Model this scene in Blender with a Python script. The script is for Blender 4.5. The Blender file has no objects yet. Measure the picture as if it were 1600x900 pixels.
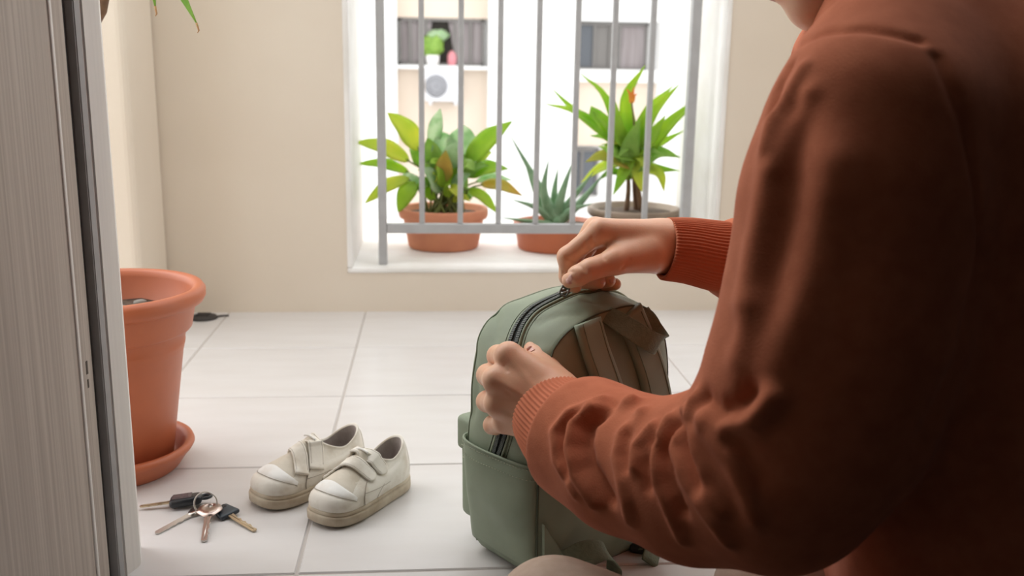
import bpy, bmesh, math, random
import numpy as np
from mathutils import Vector, Matrix
from mathutils.bvhtree import BVHTree

random.seed(7)
RNG = np.random.RandomState(11)
SC = bpy.context.scene
COL = SC.collection

# ------------------------------------------------------------------ camera
cam_d = bpy.data.cameras.new('camera')
cam_d.sensor_width = 36.0
cam_d.lens = 1500.0 / 1600.0 * 36.0
cam_d.clip_start = 0.02
cam_d.clip_end = 200.0
cam_d.dof.use_dof = True
cam_d.dof.focus_distance = 1.04
cam_d.dof.aperture_fstop = 6.6
cam = bpy.data.objects.new('camera', cam_d)
COL.objects.link(cam)
cam.matrix_world = Matrix(((0.996426, 0.002602, -0.084435, 0.000000),(-0.082912, 0.221530, -0.971622, 0.000000),(0.016176, 0.975150, 0.220954, 0.540000),(0.000000, 0.000000, 0.000000, 1.000000)))
SC.camera = cam

# ------------------------------------------------------------------ light and exposure
world = bpy.data.worlds.new('overcast_sky')
SC.world = world
world.use_nodes = True
_bg = world.node_tree.nodes['Background']
_bg.inputs['Color'].default_value = (1.0, 1.0, 1.0, 1)
_bg.inputs['Strength'].default_value = 2.6
sun_d = bpy.data.lights.new('soft_sun', 'SUN')
sun_d.energy = 1.7
sun_d.angle = math.radians(50)
sun_d.color = (1.0, 0.985, 0.96)
sun = bpy.data.objects.new('soft_sun', sun_d)
COL.objects.link(sun)
sun.rotation_euler = Vector((-0.55, 0.42, 0.72)).to_track_quat('Z', 'Y').to_euler()
SC.view_settings.view_transform = 'Standard'
SC.view_settings.look = 'None'
SC.view_settings.gamma = 1.0
SC.view_settings.use_curve_mapping = False
SC.view_settings.exposure = -0.21

# ------------------------------------------------------------------ materials
def mat(name, col, rough=0.7, col2=None, scale=20.0, bump=0.0, bscale=200.0, metal=0.0, spec=0.5,
        detail=3.0, stretch=None, sheen=0.0, sss=0.0, contrast=(0.35, 0.65), trans=0.0, coat=0.0):
    m = bpy.data.materials.new(name)
    m.use_nodes = True
    nt = m.node_tree
    b = nt.nodes['Principled BSDF']
    b.inputs['Base Color'].default_value = (*col, 1)
    b.inputs['Roughness'].default_value = rough
    b.inputs['Metallic'].default_value = metal
    b.inputs['Specular IOR Level'].default_value = spec
    if sheen:
        b.inputs['Sheen Weight'].default_value = sheen
        b.inputs['Sheen Roughness'].default_value = 0.5
    if sss:
        b.inputs['Subsurface Weight'].default_value = sss
        b.inputs['Subsurface Radius'].default_value = (1.0, 0.35, 0.2)
        b.inputs['Subsurface Scale'].default_value = 0.006
    if trans:
        b.inputs['Transmission Weight'].default_value = trans
    if coat:
        b.inputs['Coat Weight'].default_value = coat
    tc = nt.nodes.new('ShaderNodeTexCoord')
    vec = tc.outputs['Object']
    if stretch:
        mp = nt.nodes.new('ShaderNodeMapping')
        mp.inputs['Scale'].default_value = stretch
        nt.links.new(vec, mp.inputs['Vector'])
        vec = mp.outputs['Vector']
    if col2:
        n = nt.nodes.new('ShaderNodeTexNoise')
        n.inputs['Scale'].default_value = scale
        n.inputs['Detail'].default_value = detail
        nt.links.new(vec, n.inputs['Vector'])
        r = nt.nodes.new('ShaderNodeValToRGB')
        r.color_ramp.elements[0].position = contrast[0]
        r.color_ramp.elements[1].position = contrast[1]
        r.color_ramp.elements[0].color = (*col, 1)
        r.color_ramp.elements[1].color = (*col2, 1)
        nt.links.new(n.outputs['Fac'], r.inputs['Fac'])
        nt.links.new(r.outputs['Color'], b.inputs['Base Color'])
    if bump:
        n2 = nt.nodes.new('ShaderNodeTexNoise')
        n2.inputs['Scale'].default_value = bscale
        n2.inputs['Detail'].default_value = 2.0
        nt.links.new(vec, n2.inputs['Vector'])
        bp = nt.nodes.new('ShaderNodeBump')
        bp.inputs['Strength'].default_value = bump
        bp.inputs['Distance'].default_value = 0.001
        nt.links.new(n2.outputs['Fac'], bp.inputs['Height'])
        nt.links.new(bp.outputs['Normal'], b.inputs['Normal'])
    return m

M = {}
M['wall'] = mat('cream_paint', (0.76, 0.68, 0.575), 0.8, (0.725, 0.64, 0.535), 3.0, 0.15, 90)
M['white_paint'] = mat('white_paint', (0.88, 0.87, 0.85), 0.6, (0.78, 0.76, 0.72), 8.0)
M['inner_wall'] = mat('low_bounce_wall', (0.07, 0.062, 0.055), 0.85)  # kept very dark so unseen walls bounce little light onto the person
M['tile'] = mat('beige_tile', (0.68, 0.66, 0.65), 0.28, (0.64, 0.615, 0.60), 5.0, 0.04, 60, spec=0.4, stretch=(1, 4, 1))
M['inner_left'] = mat('high_bounce_wall', (0.60, 0.57, 0.52), 0.85)  # kept pale so this unseen wall reflects light onto hands and sleeve
M['inner_floor'] = mat('low_bounce_floor', (0.06, 0.058, 0.055), 0.6, (0.085, 0.08, 0.075), 6.0, stretch=(12, 1, 1))  # dark tone picked to soak up bounce light, not a known floor
M['grout'] = mat('grout', (0.50, 0.46, 0.43), 0.95)
M['rail'] = mat('grey_enamel', (0.43, 0.435, 0.44), 0.5, (0.39, 0.39, 0.395), 30.0)
M['terracotta'] = mat('terracotta_plastic', (0.54, 0.155, 0.066), 0.45, (0.48, 0.135, 0.058), 14.0, 0.05, 150)
M['terracotta_clay'] = mat('terracotta_clay', (0.66, 0.27, 0.15), 0.8, (0.60, 0.235, 0.135), 20.0, 0.1, 80)
M['brown_clay'] = mat('brown_glaze', (0.33, 0.25, 0.18), 0.5, (0.26, 0.19, 0.14), 15.0)
M['soil'] = mat('soil', (0.06, 0.04, 0.03), 0.95, (0.13, 0.09, 0.06), 120.0, 1.0, 200)
M['pebble'] = mat('pale_pebble', (0.26, 0.24, 0.21), 0.7)
def leaf_mat(name, c1, c2, scale):
    m = mat(name, c1, 0.38, c2, scale)
    nt = m.node_tree
    b = nt.nodes['Principled BSDF']
    t = nt.nodes.new('ShaderNodeBsdfTranslucent')
    t.inputs['Color'].default_value = (*c1, 1)
    mx = nt.nodes.new('ShaderNodeMixShader')
    mx.inputs['Fac'].default_value = 0.55
    out = nt.nodes['Material Output']
    nt.links.new(b.outputs['BSDF'], mx.inputs[1])
    nt.links.new(t.outputs['BSDF'], mx.inputs[2])
    nt.links.new(mx.outputs['Shader'], out.inputs['Surface'])
    for l in b.inputs['Base Color'].links:
        nt.links.new(l.from_socket, t.inputs['Color'])
    return m
M['leaf_bright'] = leaf_mat('leaf_bright', (0.56, 0.74, 0.08), (0.36, 0.62, 0.06), 12.0)
M['leaf_yellow'] = leaf_mat('leaf_yellow', (0.80, 0.82, 0.12), (0.58, 0.74, 0.10), 10.0)
M['leaf_dark'] = leaf_mat('leaf_dark', (0.32, 0.56, 0.10), (0.48, 0.70, 0.16), 15.0)
M['leaf_pale'] = leaf_mat('leaf_pale', (0.72, 0.84, 0.62), (0.42, 0.66, 0.34), 30.0)
M['leaf_amber'] = leaf_mat('leaf_amber', (0.74, 0.50, 0.11), (0.56, 0.56, 0.12), 14.0)
M['aloe'] = mat('aloe_skin', (0.17, 0.32, 0.17), 0.4, (0.25, 0.40, 0.24), 40.0)
M['stem'] = mat('plant_stem', (0.22, 0.27, 0.07), 0.6, (0.17, 0.2, 0.06), 30.0)
M['cane'] = mat('woody_cane', (0.23, 0.13, 0.07), 0.8, (0.15, 0.085, 0.05), 60.0, 0.4, 120)
M['flower'] = mat('orange_bract', (0.90, 0.38, 0.04), 0.5, (0.82, 0.24, 0.03), 40.0)
M['leaf_tip'] = mat('dry_leaf_tip', (0.5, 0.27, 0.12), 0.7)
M['bag'] = mat('sage_canvas', (0.252, 0.300, 0.208), 0.55, (0.218, 0.264, 0.180), 25.0, 0.22, 1700, sheen=0.05)
M['bag_dark'] = mat('sage_webbing', (0.165, 0.205, 0.132), 0.7, (0.13, 0.165, 0.105), 300.0, 0.8, 700)
M['bag_seam'] = mat('sage_binding', (0.075, 0.09, 0.056), 0.8)
M['thread'] = mat('pale_thread', (0.34, 0.36, 0.26), 0.8)
M['zip_tape_shade'] = mat('zip_tape_shade', (0.015, 0.018, 0.017), 0.7)
M['zip_teeth'] = mat('zip_teeth', (0.075, 0.09, 0.078), 0.4)
M['pull_metal'] = mat('zip_metal', (0.20, 0.20, 0.185), 0.38, metal=0.8)
M['black_plastic'] = mat('black_plastic', (0.02, 0.021, 0.023), 0.4)
M['skin'] = mat('skin', (0.78, 0.465, 0.305), 0.42, (0.72, 0.385, 0.24), 40.0, 0.10, 500, sss=0.2, contrast=(0.3, 0.75))
M['nail'] = mat('nail', (0.70, 0.40, 0.33), 0.28)
M['hair'] = mat('dark_hair', (0.02, 0.014, 0.01), 0.5, (0.035, 0.022, 0.014), 100.0, 0.8, 300, stretch=(1, 1, 0.1))
M['eye'] = mat('eye_white', (0.75, 0.73, 0.70), 0.2)
M['iris'] = mat('eye_dark', (0.03, 0.02, 0.015), 0.2)
M['lip'] = mat('lip', (0.48, 0.19, 0.15), 0.45)
M['sweat'] = mat('rust_fleece', (0.53, 0.172, 0.090), 0.9, (0.475, 0.148, 0.076), 60.0, 0.35, 700, spec=0.1, sheen=0.06)
M['rib'] = mat('rust_rib', (0.54, 0.178, 0.096), 0.9, spec=0.1, sheen=0.06)
M['trousers'] = mat('beige_cotton', (0.60, 0.47, 0.38), 0.85, (0.55, 0.42, 0.33), 80.0, 0.3, 600, spec=0.2)
M['shoe'] = mat('worn_white_leather', (0.80, 0.76, 0.68), 0.5, (0.58, 0.505, 0.40), 34.0, 0.2, 200, detail=6.0, contrast=(0.46, 0.72))
M['shoe_white'] = mat('white_toe_leather', (0.84, 0.83, 0.80), 0.42, (0.74, 0.70, 0.63), 60.0, contrast=(0.5, 0.8))
M['shoe_side'] = mat('grubby_leather', (0.66, 0.60, 0.50), 0.6, (0.52, 0.45, 0.35), 35.0, 0.15, 200, contrast=(0.4, 0.7))
M['sole'] = mat('grubby_rubber', (0.60, 0.52, 0.40), 0.7, (0.42, 0.33, 0.23), 40.0, 0.2, 150, contrast=(0.4, 0.72))
M['lining'] = mat('grey_lining', (0.40, 0.355, 0.33), 0.95, (0.34, 0.30, 0.28), 80.0, 0.4, 500)
M['steel'] = mat('key_steel', (0.60, 0.57, 0.53), 0.28, metal=1.0)
M['copper_steel'] = mat('warm_nickel', (0.62, 0.50, 0.45), 0.3, metal=1.0)
M['brass'] = mat('dull_brass', (0.52, 0.43, 0.30), 0.35, metal=1.0)
M['fob'] = mat('car_fob', (0.022, 0.024, 0.028), 0.35)
M['fob_pad'] = mat('fob_pad', (0.11, 0.085, 0.09), 0.4)
M['navy'] = mat('navy_plastic', (0.035, 0.047, 0.06), 0.4)
M['frame_white'] = mat('pale_frame', (0.85, 0.835, 0.80), 0.5, (0.80, 0.785, 0.755), 4.0, stretch=(60, 60, 1))
M['rubber'] = mat('dark_gasket', (0.03, 0.026, 0.024), 0.7)
M['facade'] = mat('facade_white', (0.80, 0.80, 0.79), 0.9)
M['facade_cream'] = mat('facade_cream', (0.70, 0.60, 0.50), 0.9, (0.66, 0.55, 0.45), 1.0)
M['alu'] = mat('window_alu', (0.16, 0.15, 0.14), 0.5)
M['pane'] = mat('window_pane', (0.085, 0.095, 0.11), 0.12)
M['pane_curtain'] = mat('curtain_grey', (0.30, 0.27, 0.27), 0.9, (0.22, 0.19, 0.19), 6.0, stretch=(6, 1, 0.2))
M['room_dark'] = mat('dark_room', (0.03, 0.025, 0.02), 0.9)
M['ac'] = mat('ac_shell', (0.66, 0.67, 0.70), 0.6)
M['ac_dark'] = mat('ac_grille', (0.22, 0.22, 0.24), 0.6)
M['pink'] = mat('pink_cloth', (0.65, 0.25, 0.28), 0.8)
M['ground'] = mat('pale_concrete', (0.55, 0.54, 0.52), 0.9)
M['drain'] = mat('dark_drain', (0.035, 0.03, 0.028), 0.6)
M['scuff'] = mat('dark_scuff', (0.10, 0.085, 0.07), 0.9)

def wood_mat(name, c1, c2, fine):
    m = bpy.data.materials.new(name)
    m.use_nodes = True
    nt = m.node_tree
    b = nt.nodes['Principled BSDF']
    b.inputs['Roughness'].default_value = 0.55
    tc = nt.nodes.new('ShaderNodeTexCoord')
    mp = nt.nodes.new('ShaderNodeMapping')
    mp.inputs['Scale'].default_value = (fine, fine, 2.2)
    n = nt.nodes.new('ShaderNodeTexNoise')
    n.inputs['Scale'].default_value = 1.0
    n.inputs['Detail'].default_value = 4.0
    n.inputs['Distortion'].default_value = 0.4
    r = nt.nodes.new('ShaderNodeValToRGB')
    r.color_ramp.elements[0].position = 0.36
    r.color_ramp.elements[1].position = 0.64
    r.color_ramp.elements[0].color = (*c1, 1)
    r.color_ramp.elements[1].color = (*c2, 1)
    bp = nt.nodes.new('ShaderNodeBump')
    bp.inputs['Strength'].default_value = 0.35
    bp.inputs['Distance'].default_value = 0.001
    nt.links.new(tc.outputs['Object'], mp.inputs['Vector'])
    nt.links.new(mp.outputs['Vector'], n.inputs['Vector'])
    nt.links.new(n.outputs['Fac'], r.inputs['Fac'])
    nt.links.new(r.outputs['Color'], b.inputs['Base Color'])
    nt.links.new(n.outputs['Fac'], bp.inputs['Height'])
    nt.links.new(bp.outputs['Normal'], b.inputs['Normal'])
    return m

M['wood'] = wood_mat('grey_wood_laminate', (0.41, 0.355, 0.31), (0.54, 0.48, 0.425), 230.0)

# ------------------------------------------------------------------ object helpers
def mesh_obj(name, verts, faces, m, parent=None, smooth=True):
    me = bpy.data.meshes.new(name)
    me.from_pydata([tuple(map(float, v)) for v in verts], [], [tuple(map(int, f)) for f in faces])
    me.validate()
    bm = bmesh.new(); bm.from_mesh(me)
    bmesh.ops.recalc_face_normals(bm, faces=bm.faces)
    bm.to_mesh(me); bm.free()
    return link(name, me, m, parent, smooth)

def link(name, me, m, parent=None, smooth=True):
    me.name = name
    if m is not None:
        me.materials.append(m)
    if smooth:
        me.polygons.foreach_set('use_smooth', [True] * len(me.polygons))
    o = bpy.data.objects.new(name, me)
    COL.objects.link(o)
    if parent is not None:
        o.parent = parent
    return o

def bm_obj(name, bm, m, parent=None, smooth=False):
    bmesh.ops.recalc_face_normals(bm, faces=bm.faces)
    me = bpy.data.meshes.new(name)
    bm.to_mesh(me); bm.free()
    return link(name, me, m, parent, smooth)

def tag(o, label=None, cat=None, group=None, kind=None):
    if label: o['label'] = label
    if cat: o['category'] = cat
    if group: o['group'] = group
    if kind: o['kind'] = kind
    return o

def thing(name, label, cat, loc=(0, 0, 0), rz=0.0, group=None):
    o = bpy.data.objects.new(name, None)
    COL.objects.link(o)
    o.location = loc
    o.rotation_euler = (0, 0, rz)
    o.empty_display_size = 0.05
    return tag(o, label, cat, group)

def copy_tree(o, parent=None):
    c = o.copy(); COL.objects.link(c)
    if parent is not None: c.parent = parent
    for ch in list(o.children):
        copy_tree(ch, c)
    return c

def add_box(bm, lo, hi, bev=0.0, seg=2, mtx=None):
    n0 = set(bm.verts)
    r = bmesh.ops.create_cube(bm, size=1.0)
    vs = r['verts']
    for v in vs:
        v.co = Vector([lo[i] + (v.co[i] + 0.5) * (hi[i] - lo[i]) for i in range(3)])
    if bev > 0:
        es = list({e for v in vs for e in v.link_edges})
        bmesh.ops.bevel(bm, geom=es, offset=bev, segments=seg, profile=0.5, affect='EDGES')
    if mtx is not None:
        for v in bm.verts:
            if v not in n0:
                v.co = mtx @ v.co

def box(name, lo, hi, m, parent=None, bev=0.0, seg=2, smooth=False, mtx=None):
    bm = bmesh.new()
    add_box(bm, lo, hi, bev, seg, mtx)
    return bm_obj(name, bm, m, parent, smooth)

def struct(o):
    o['kind'] = 'structure'
    return o

def lathe(prof, n=64, center=(0, 0, 0)):
    vs, fs = [], []
    k = len(prof)
    for i in range(n):
        a = 2 * math.pi * i / n
        for r, z in prof:
            vs.append((center[0] + r * math.cos(a), center[1] + r * math.sin(a), center[2] + z))
    for i in range(n):
        j = (i + 1) % n
        for q in range(k - 1):
            fs.append((i * k + q, j * k + q, j * k + q + 1, i * k + q + 1))
    return vs, fs

def spline(pts, n, closed=False):
    """Catmull-Rom through pts (any dimension), n samples spaced evenly by length."""
    p = np.array(pts, float)
    if closed:
        p = np.vstack([p[-1], p, p[0], p[1]])
    else:
        p = np.vstack([2 * p[0] - p[1], p, 2 * p[-1] - p[-2]])
    out = []
    for i in range(1, len(p) - 2):
        for t in np.linspace(0, 1, 24, endpoint=False):
            a, b, c, d = p[i - 1], p[i], p[i + 1], p[i + 2]
            out.append(0.5 * ((2 * b) + (c - a) * t + (2 * a - 5 * b + 4 * c - d) * t ** 2 + (3 * b - a - 3 * c + d) * t ** 3))
    if not closed:
        out.append(p[-2])
    else:
        out.append(out[0])
    o = np.array(out)
    L = np.concatenate([[0], np.cumsum(np.linalg.norm(np.diff(o, axis=0), axis=1))])
    s = np.linspace(0, L[-1], n, endpoint=not closed)
    return np.stack([np.interp(s, L, o[:, k]) for k in range(o.shape[1])], 1)

def tube(pts, r, n=10, caps=True):
    p = np.array(pts, float)
    k = len(p)
    rr = np.full(k, r) if np.isscalar(r) else np.array(r, float)
    T = np.gradient(p, axis=0)
    T /= np.linalg.norm(T, axis=1)[:, None] + 1e-12
    up = np.array([0, 0, 1.0]) if abs(T[0][2]) < 0.9 else np.array([1.0, 0, 0])
    A = np.cross(T[0], up); A /= np.linalg.norm(A)
    vs, fs = [], []
    for i in range(k):
        A = A - T[i] * A.dot(T[i]); A /= np.linalg.norm(A)
        B = np.cross(T[i], A)
        for j in range(n):
            a = 2 * math.pi * j / n
            vs.append(p[i] + rr[i] * (A * math.cos(a) + B * math.sin(a)))
    for i in range(k - 1):
        for j in range(n):
            fs.append((i * n + j, i * n + (j + 1) % n, (i + 1) * n + (j + 1) % n, (i + 1) * n + j))
    if caps:
        fs.append(tuple(range(n))); fs.append(tuple(range((k - 1) * n, k * n)))
    return vs, fs

def merge(*vf):
    V, Fc = [], []
    for v, f in vf:
        o = len(V)
        V += [tuple(x) for x in v]
        Fc += [tuple(i + o for i in ff) for ff in f]
    return V, Fc

def ribbon(pts, sides, width, thick, nround=3):
    """A strap: centre line pts, side vectors (unit) per point, flat section with rounded edges."""
    p = np.array(pts, float); s = np.array(sides, float)
    if s.ndim == 1: s = np.repeat(s[None], len(p), 0)
    s = s / np.linalg.norm(s, axis=1)[:, None]
    T = np.gradient(p, axis=0); T /= np.linalg.norm(T, axis=1)[:, None]
    s = s - T * (s * T).sum(1)[:, None]; s /= np.linalg.norm(s, axis=1)[:, None]
    Nn = np.cross(T, s)
    w = np.full(len(p), width) if np.isscalar(width) else np.array(width)
    sec = []
    h = thick / 2
    for a in np.linspace(-math.pi / 2, math.pi / 2, nround * 2 + 1):
        sec.append((1, math.cos(a) * h, math.sin(a) * h))
    for q in (0.5, 0.0, -0.5):
        sec.append((q, 0, h))
    for a in np.linspace(math.pi / 2, 3 * math.pi / 2, nround * 2 + 1):
        sec.append((-1, math.cos(a) * h, math.sin(a) * h))
    for q in (-0.5, 0.0, 0.5):
        sec.append((q, 0, -h))
    vs, fs = [], []
    m = len(sec)
    for i in range(len(p)):
        for q, dx, dz in sec:
            vs.append(p[i] + s[i] * (q * (w[i] / 2 - h) + dx) + Nn[i] * dz)
    for i in range(len(p) - 1):
        for j in range(m):
            fs.append((i * m + j, i * m + (j + 1) % m, (i + 1) * m + (j + 1) % m, (i + 1) * m + j))
    fs.append(tuple(range(m))); fs.append(tuple(range((len(p) - 1) * m, len(p) * m)))
    return vs, fs

def smin(a, b, k):
    if k <= 0: return np.minimum(a, b)
    h = np.clip(0.5 + 0.5 * (b - a) / k, 0, 1)
    return b + (a - b) * h - k * h * (1 - h)

def rcone(P, a, b, ra, rb):
    a = np.asarray(a, np.float32); b = np.asarray(b, np.float32)
    ab = b - a
    d = P - a
    t = np.clip((d @ ab) / max(float(ab @ ab), 1e-9), 0, 1)
    q = d - t[:, None] * ab
    return np.sqrt((q * q).sum(1)) - (ra + (rb - ra) * t)

def ellip(P, c, ax, r):
    q = (P - np.asarray(c, np.float32)) @ np.asarray(ax, np.float32).T
    r = np.asarray(r, np.float32)
    k0 = np.sqrt(((q / r) ** 2).sum(1))
    k1 = np.sqrt(((q / (r * r)) ** 2).sum(1)) + 1e-9
    return k0 * (k0 - 1.0) / k1

def chain(P, pts, k):
    d = None
    for (a, ra), (b, rb) in zip(pts[:-1], pts[1:]):
        e = rcone(P, a, b, ra, rb)
        d = e if d is None else smin(d, e, k)
    return d

def polygonize(f, lo, hi, h, B=14):
    """Surface nets over the blocks the surface passes through."""
    lo = np.array(lo, float); hi = np.array(hi, float)
    nb = np.ceil((hi - lo) / (h * B)).astype(int)
    gi = np.stack(np.meshgrid(*[np.arange(n) for n in nb], indexing='ij'), -1).reshape(-1, 3)
    cen = (lo + (gi + 0.5) * h * B).astype(np.float32)
    d = f(cen)
    gi = gi[np.abs(d) < h * B * 0.87 * 1.25 + 2 * h]
    dims = nb * B + 2
    sten = np.stack(np.meshgrid(*[np.arange(B + 1)] * 3, indexing='ij'), -1).reshape(-1, 3)
    ids_all, pos_all, quads = [], [], []
    cid = lambda c: (c[..., 0].astype(np.int64) * dims[1] + c[..., 1]) * dims[2] + c[..., 2]
    for c0 in range(0, len(gi), 40):
        g = gi[c0:c0 + 40]
        S = (g[:, None, :] * B + sten[None])
        Pw = (lo + S.reshape(-1, 3) * h).astype(np.float32)
        D = f(Pw).reshape(len(g), B + 1, B + 1, B + 1)
        In = D < 0
        cor = [(i, j, k) for i in (0, 1) for j in (0, 1) for k in (0, 1)]
        sl = lambda A, o: A[:, o[0]:o[0] + B, o[1]:o[1] + B, o[2]:o[2] + B]
        cnt = sum(sl(In, o).astype(np.int8) for o in cor)
        act = np.argwhere((cnt > 0) & (cnt < 8))
        if len(act) == 0: continue
        bi = act[:, 0]
        acc = np.zeros((len(act), 3)); num = np.zeros(len(act))
        val = {o: D[bi, act[:, 1] + o[0], act[:, 2] + o[1], act[:, 3] + o[2]] for o in cor}
        for o in cor:
            for ax in range(3):
                if o[ax] == 0:
                    p = list(o); p[ax] = 1; p = tuple(p)
                    a, b = val[o], val[p]
                    x = (a < 0) != (b < 0)
                    t = np.where(x, a / np.where(x, a - b, 1), 0)
                    q = np.array(o, float)[None] + np.eye(3)[ax][None] * t[:, None]
                    acc += q * x[:, None]; num += x
        cell = g[bi] * B + act[:, 1:]
        ids_all.append(cid(cell)); pos_all.append(lo + (cell + acc / num[:, None]) * h)
        for ax in range(3):
            u, v = (ax + 1) % 3, (ax + 2) % 3
            A0 = In[:, :B, :B, :B]
            o = [0, 0, 0]; o[ax] = 1
            A1 = sl(In, o)
            e = np.argwhere(A0 != A1)
            if len(e) == 0: continue
            gc = g[e[:, 0]] * B + e[:, 1:]
            flip = ~A0[e[:, 0], e[:, 1], e[:, 2], e[:, 3]]
            eu = np.eye(3, dtype=int)[u]; ev = np.eye(3, dtype=int)[v]
            q = np.stack([cid(gc - eu - ev), cid(gc - ev), cid(gc), cid(gc - eu)], 1)
            q[flip] = q[flip][:, ::-1]
            quads.append(q)
    ids = np.concatenate(ids_all); pos = np.concatenate(pos_all)
    uid, first = np.unique(ids, return_index=True)
    V = pos[first]
    Q = np.concatenate(quads)
    idx = np.clip(np.searchsorted(uid, Q), 0, len(uid) - 1)
    ok = (uid[idx] == Q).all(1)
    return V, idx[ok]

def np_mesh(name, V, Q):
    me = bpy.data.meshes.new(name)
    me.vertices.add(len(V)); me.vertices.foreach_set('co', np.asarray(V, np.float32).ravel())
    me.loops.add(Q.size); me.loops.foreach_set('vertex_index', Q.astype(np.int32).ravel())
    me.polygons.add(len(Q))
    me.polygons.foreach_set('loop_start', (np.arange(len(Q)) * Q.shape[1]).astype(np.int32))
    me.update(calc_edges=True)
    me.validate()
    return me

def vnormals(V, Q):
    n = np.cross(V[Q[:, 2]] - V[Q[:, 0]], V[Q[:, 3]] - V[Q[:, 1]])
    N = np.zeros_like(V)
    for k in range(4):
        np.add.at(N, Q[:, k], n)
    return N / (np.linalg.norm(N, axis=1)[:, None] + 1e-12)

def lap(V, Q, it=2, w=0.5):
    for _ in range(it):
        acc = np.zeros_like(V); c = np.zeros(len(V))
        for k in range(4):
            a, b = Q[:, k], Q[:, (k + 1) % 4]
            np.add.at(acc, a, V[b]); np.add.at(acc, b, V[a])
            np.add.at(c, a, 1); np.add.at(c, b, 1)
        V = V + w * (acc / np.maximum(c, 1)[:, None] - V)
    return V

def wob(P, s, seed=0):
    """smooth pseudo-noise from a few sines, about -1..1"""
    r = np.random.RandomState(seed)
    out = np.zeros(len(P))
    for i in range(6):
        k = r.normal(size=3); k *= s * (0.7 + 0.8 * r.rand()) / np.linalg.norm(k)
        out += np.sin(P @ k + r.rand() * 6.28)
    return out / 3.0

def dpoly(V, pl):
    """distance from each vertex to a polyline"""
    pl = np.array(pl, float)
    best = np.full(len(V), 1e9)
    lo = pl.min(0) - 0.05; hi = pl.max(0) + 0.05
    m = ((V > lo) & (V < hi)).all(1)
    Vm = V[m]; bm_ = np.full(len(Vm), 1e9)
    for a, b in zip(pl[:-1], pl[1:]):
        ab = b - a
        t = np.clip(((Vm - a) @ ab) / max(ab @ ab, 1e-12), 0, 1)
        bm_ = np.minimum(bm_, np.linalg.norm(Vm - a - t[:, None] * ab, axis=1))
    best[m] = bm_
    return best

# ------------------------------------------------------------------ setting
WY = 2.136                                   # inner face of the balcony wall
X0, X1, ZS, ZT = -0.186, 0.66, 0.102, 1.30   # grille opening
TH = 0.36
WT = 1.40

# floor with single tiles
floor = struct(box('floor', (-2.2, 0.676, -0.08), (1.9, WY, -0.0015), M['grout']))
struct(box('floor_inner', (-0.80, -2.4, -0.08), (0.92, 0.674, -0.001), M['inner_floor']))  # unseen dark floor added to cut light bouncing up at the torso
PX, PY, GAP = 0.304, 0.293, 0.0017
tile_me = []
for kx in range(-6, 6):
    for ky in range(-1, 4):
        xa, ya = -0.147 + kx * PX, 0.969 + ky * PY
        hi = RNG.uniform(-0.0003, 0.0003)
        if len(tile_me) < 6:
            bm = bmesh.new()
            add_box(bm, (GAP, GAP, -0.009), (PX - GAP, PY - GAP, 0), 0.0014, 1)
            bmesh.ops.recalc_face_normals(bm, faces=bm.faces)
            me = bpy.data.meshes.new('tile'); bm.to_mesh(me); bm.free()
            me.materials.append(M['tile'])
            tile_me.append(me)
        o = bpy.data.objects.new('tile', tile_me[(kx * 7 + ky * 3) % len(tile_me)])
        COL.objects.link(o)
        o.parent = floor
        o.location = (xa, ya, hi)

# balcony wall with the opening
bm = bmesh.new()
add_box(bm, (-0.95, WY, -0.08), (X0, WY + TH, WT))
add_box(bm, (X1, WY, -0.08), (1.35, WY + TH, WT))
add_box(bm, (X0, WY, -0.08), (X1, WY + TH, ZS - 0.012))
add_box(bm, (X0, WY, ZT), (X1, WY + TH, WT))
struct(bm_obj('wall_back', bm, M['wall']))
bm = bmesh.new()
add_box(bm, (X0, WY - 0.004, ZS - 0.012), (X1, WY + TH + 0.35, ZS), 0.004)
add_box(bm, (X0, WY - 0.003, ZS), (X0 + 0.012, WY + TH, ZT), 0.003)
add_box(bm, (X1 - 0.012, WY - 0.003, ZS), (X1, WY + TH, ZT), 0.003)
struct(bm_obj('trim_1', bm, M['white_paint']))
# left porch wall, and an unseen right one added to block sky light
bm = bmesh.new()
add_box(bm, (-0.95, 1.935, -0.08), (-0.577, WY, WT), 0.016, 4)
struct(bm_obj('wall_left', bm, M['wall'], smooth=False))
bm = bmesh.new()
add_box(bm, (0.98, 1.50, -0.08), (1.35, WY, WT), 0.016, 4)
struct(bm_obj('wall_right_blocker', bm, M['wall']))
# unseen room behind the camera; right wall and ceiling edge placed to shape light
struct(box('wall_inner_left', (-0.80, -2.4, 0), (-0.66, 1.02, 2.5), M['inner_left']))
struct(box('wall_front_blocker', (-1.15, 0.90, 0), (-0.79, 1.02, 2.3), M['wall']))  # unseen stub added to keep sky light off the left wall
struct(box('wall_inner_right', (0.80, -2.4, 0), (0.92, 1.02, 2.5), M['inner_wall']))
struct(box('wall_inner_back', (-0.80, -2.5, 0), (0.92, -2.4, 2.5), M['inner_wall']))
struct(box('ceiling', (-0.80, -2.5, 2.3), (0.92, 0.93, 2.42), M['inner_wall']))

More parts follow.
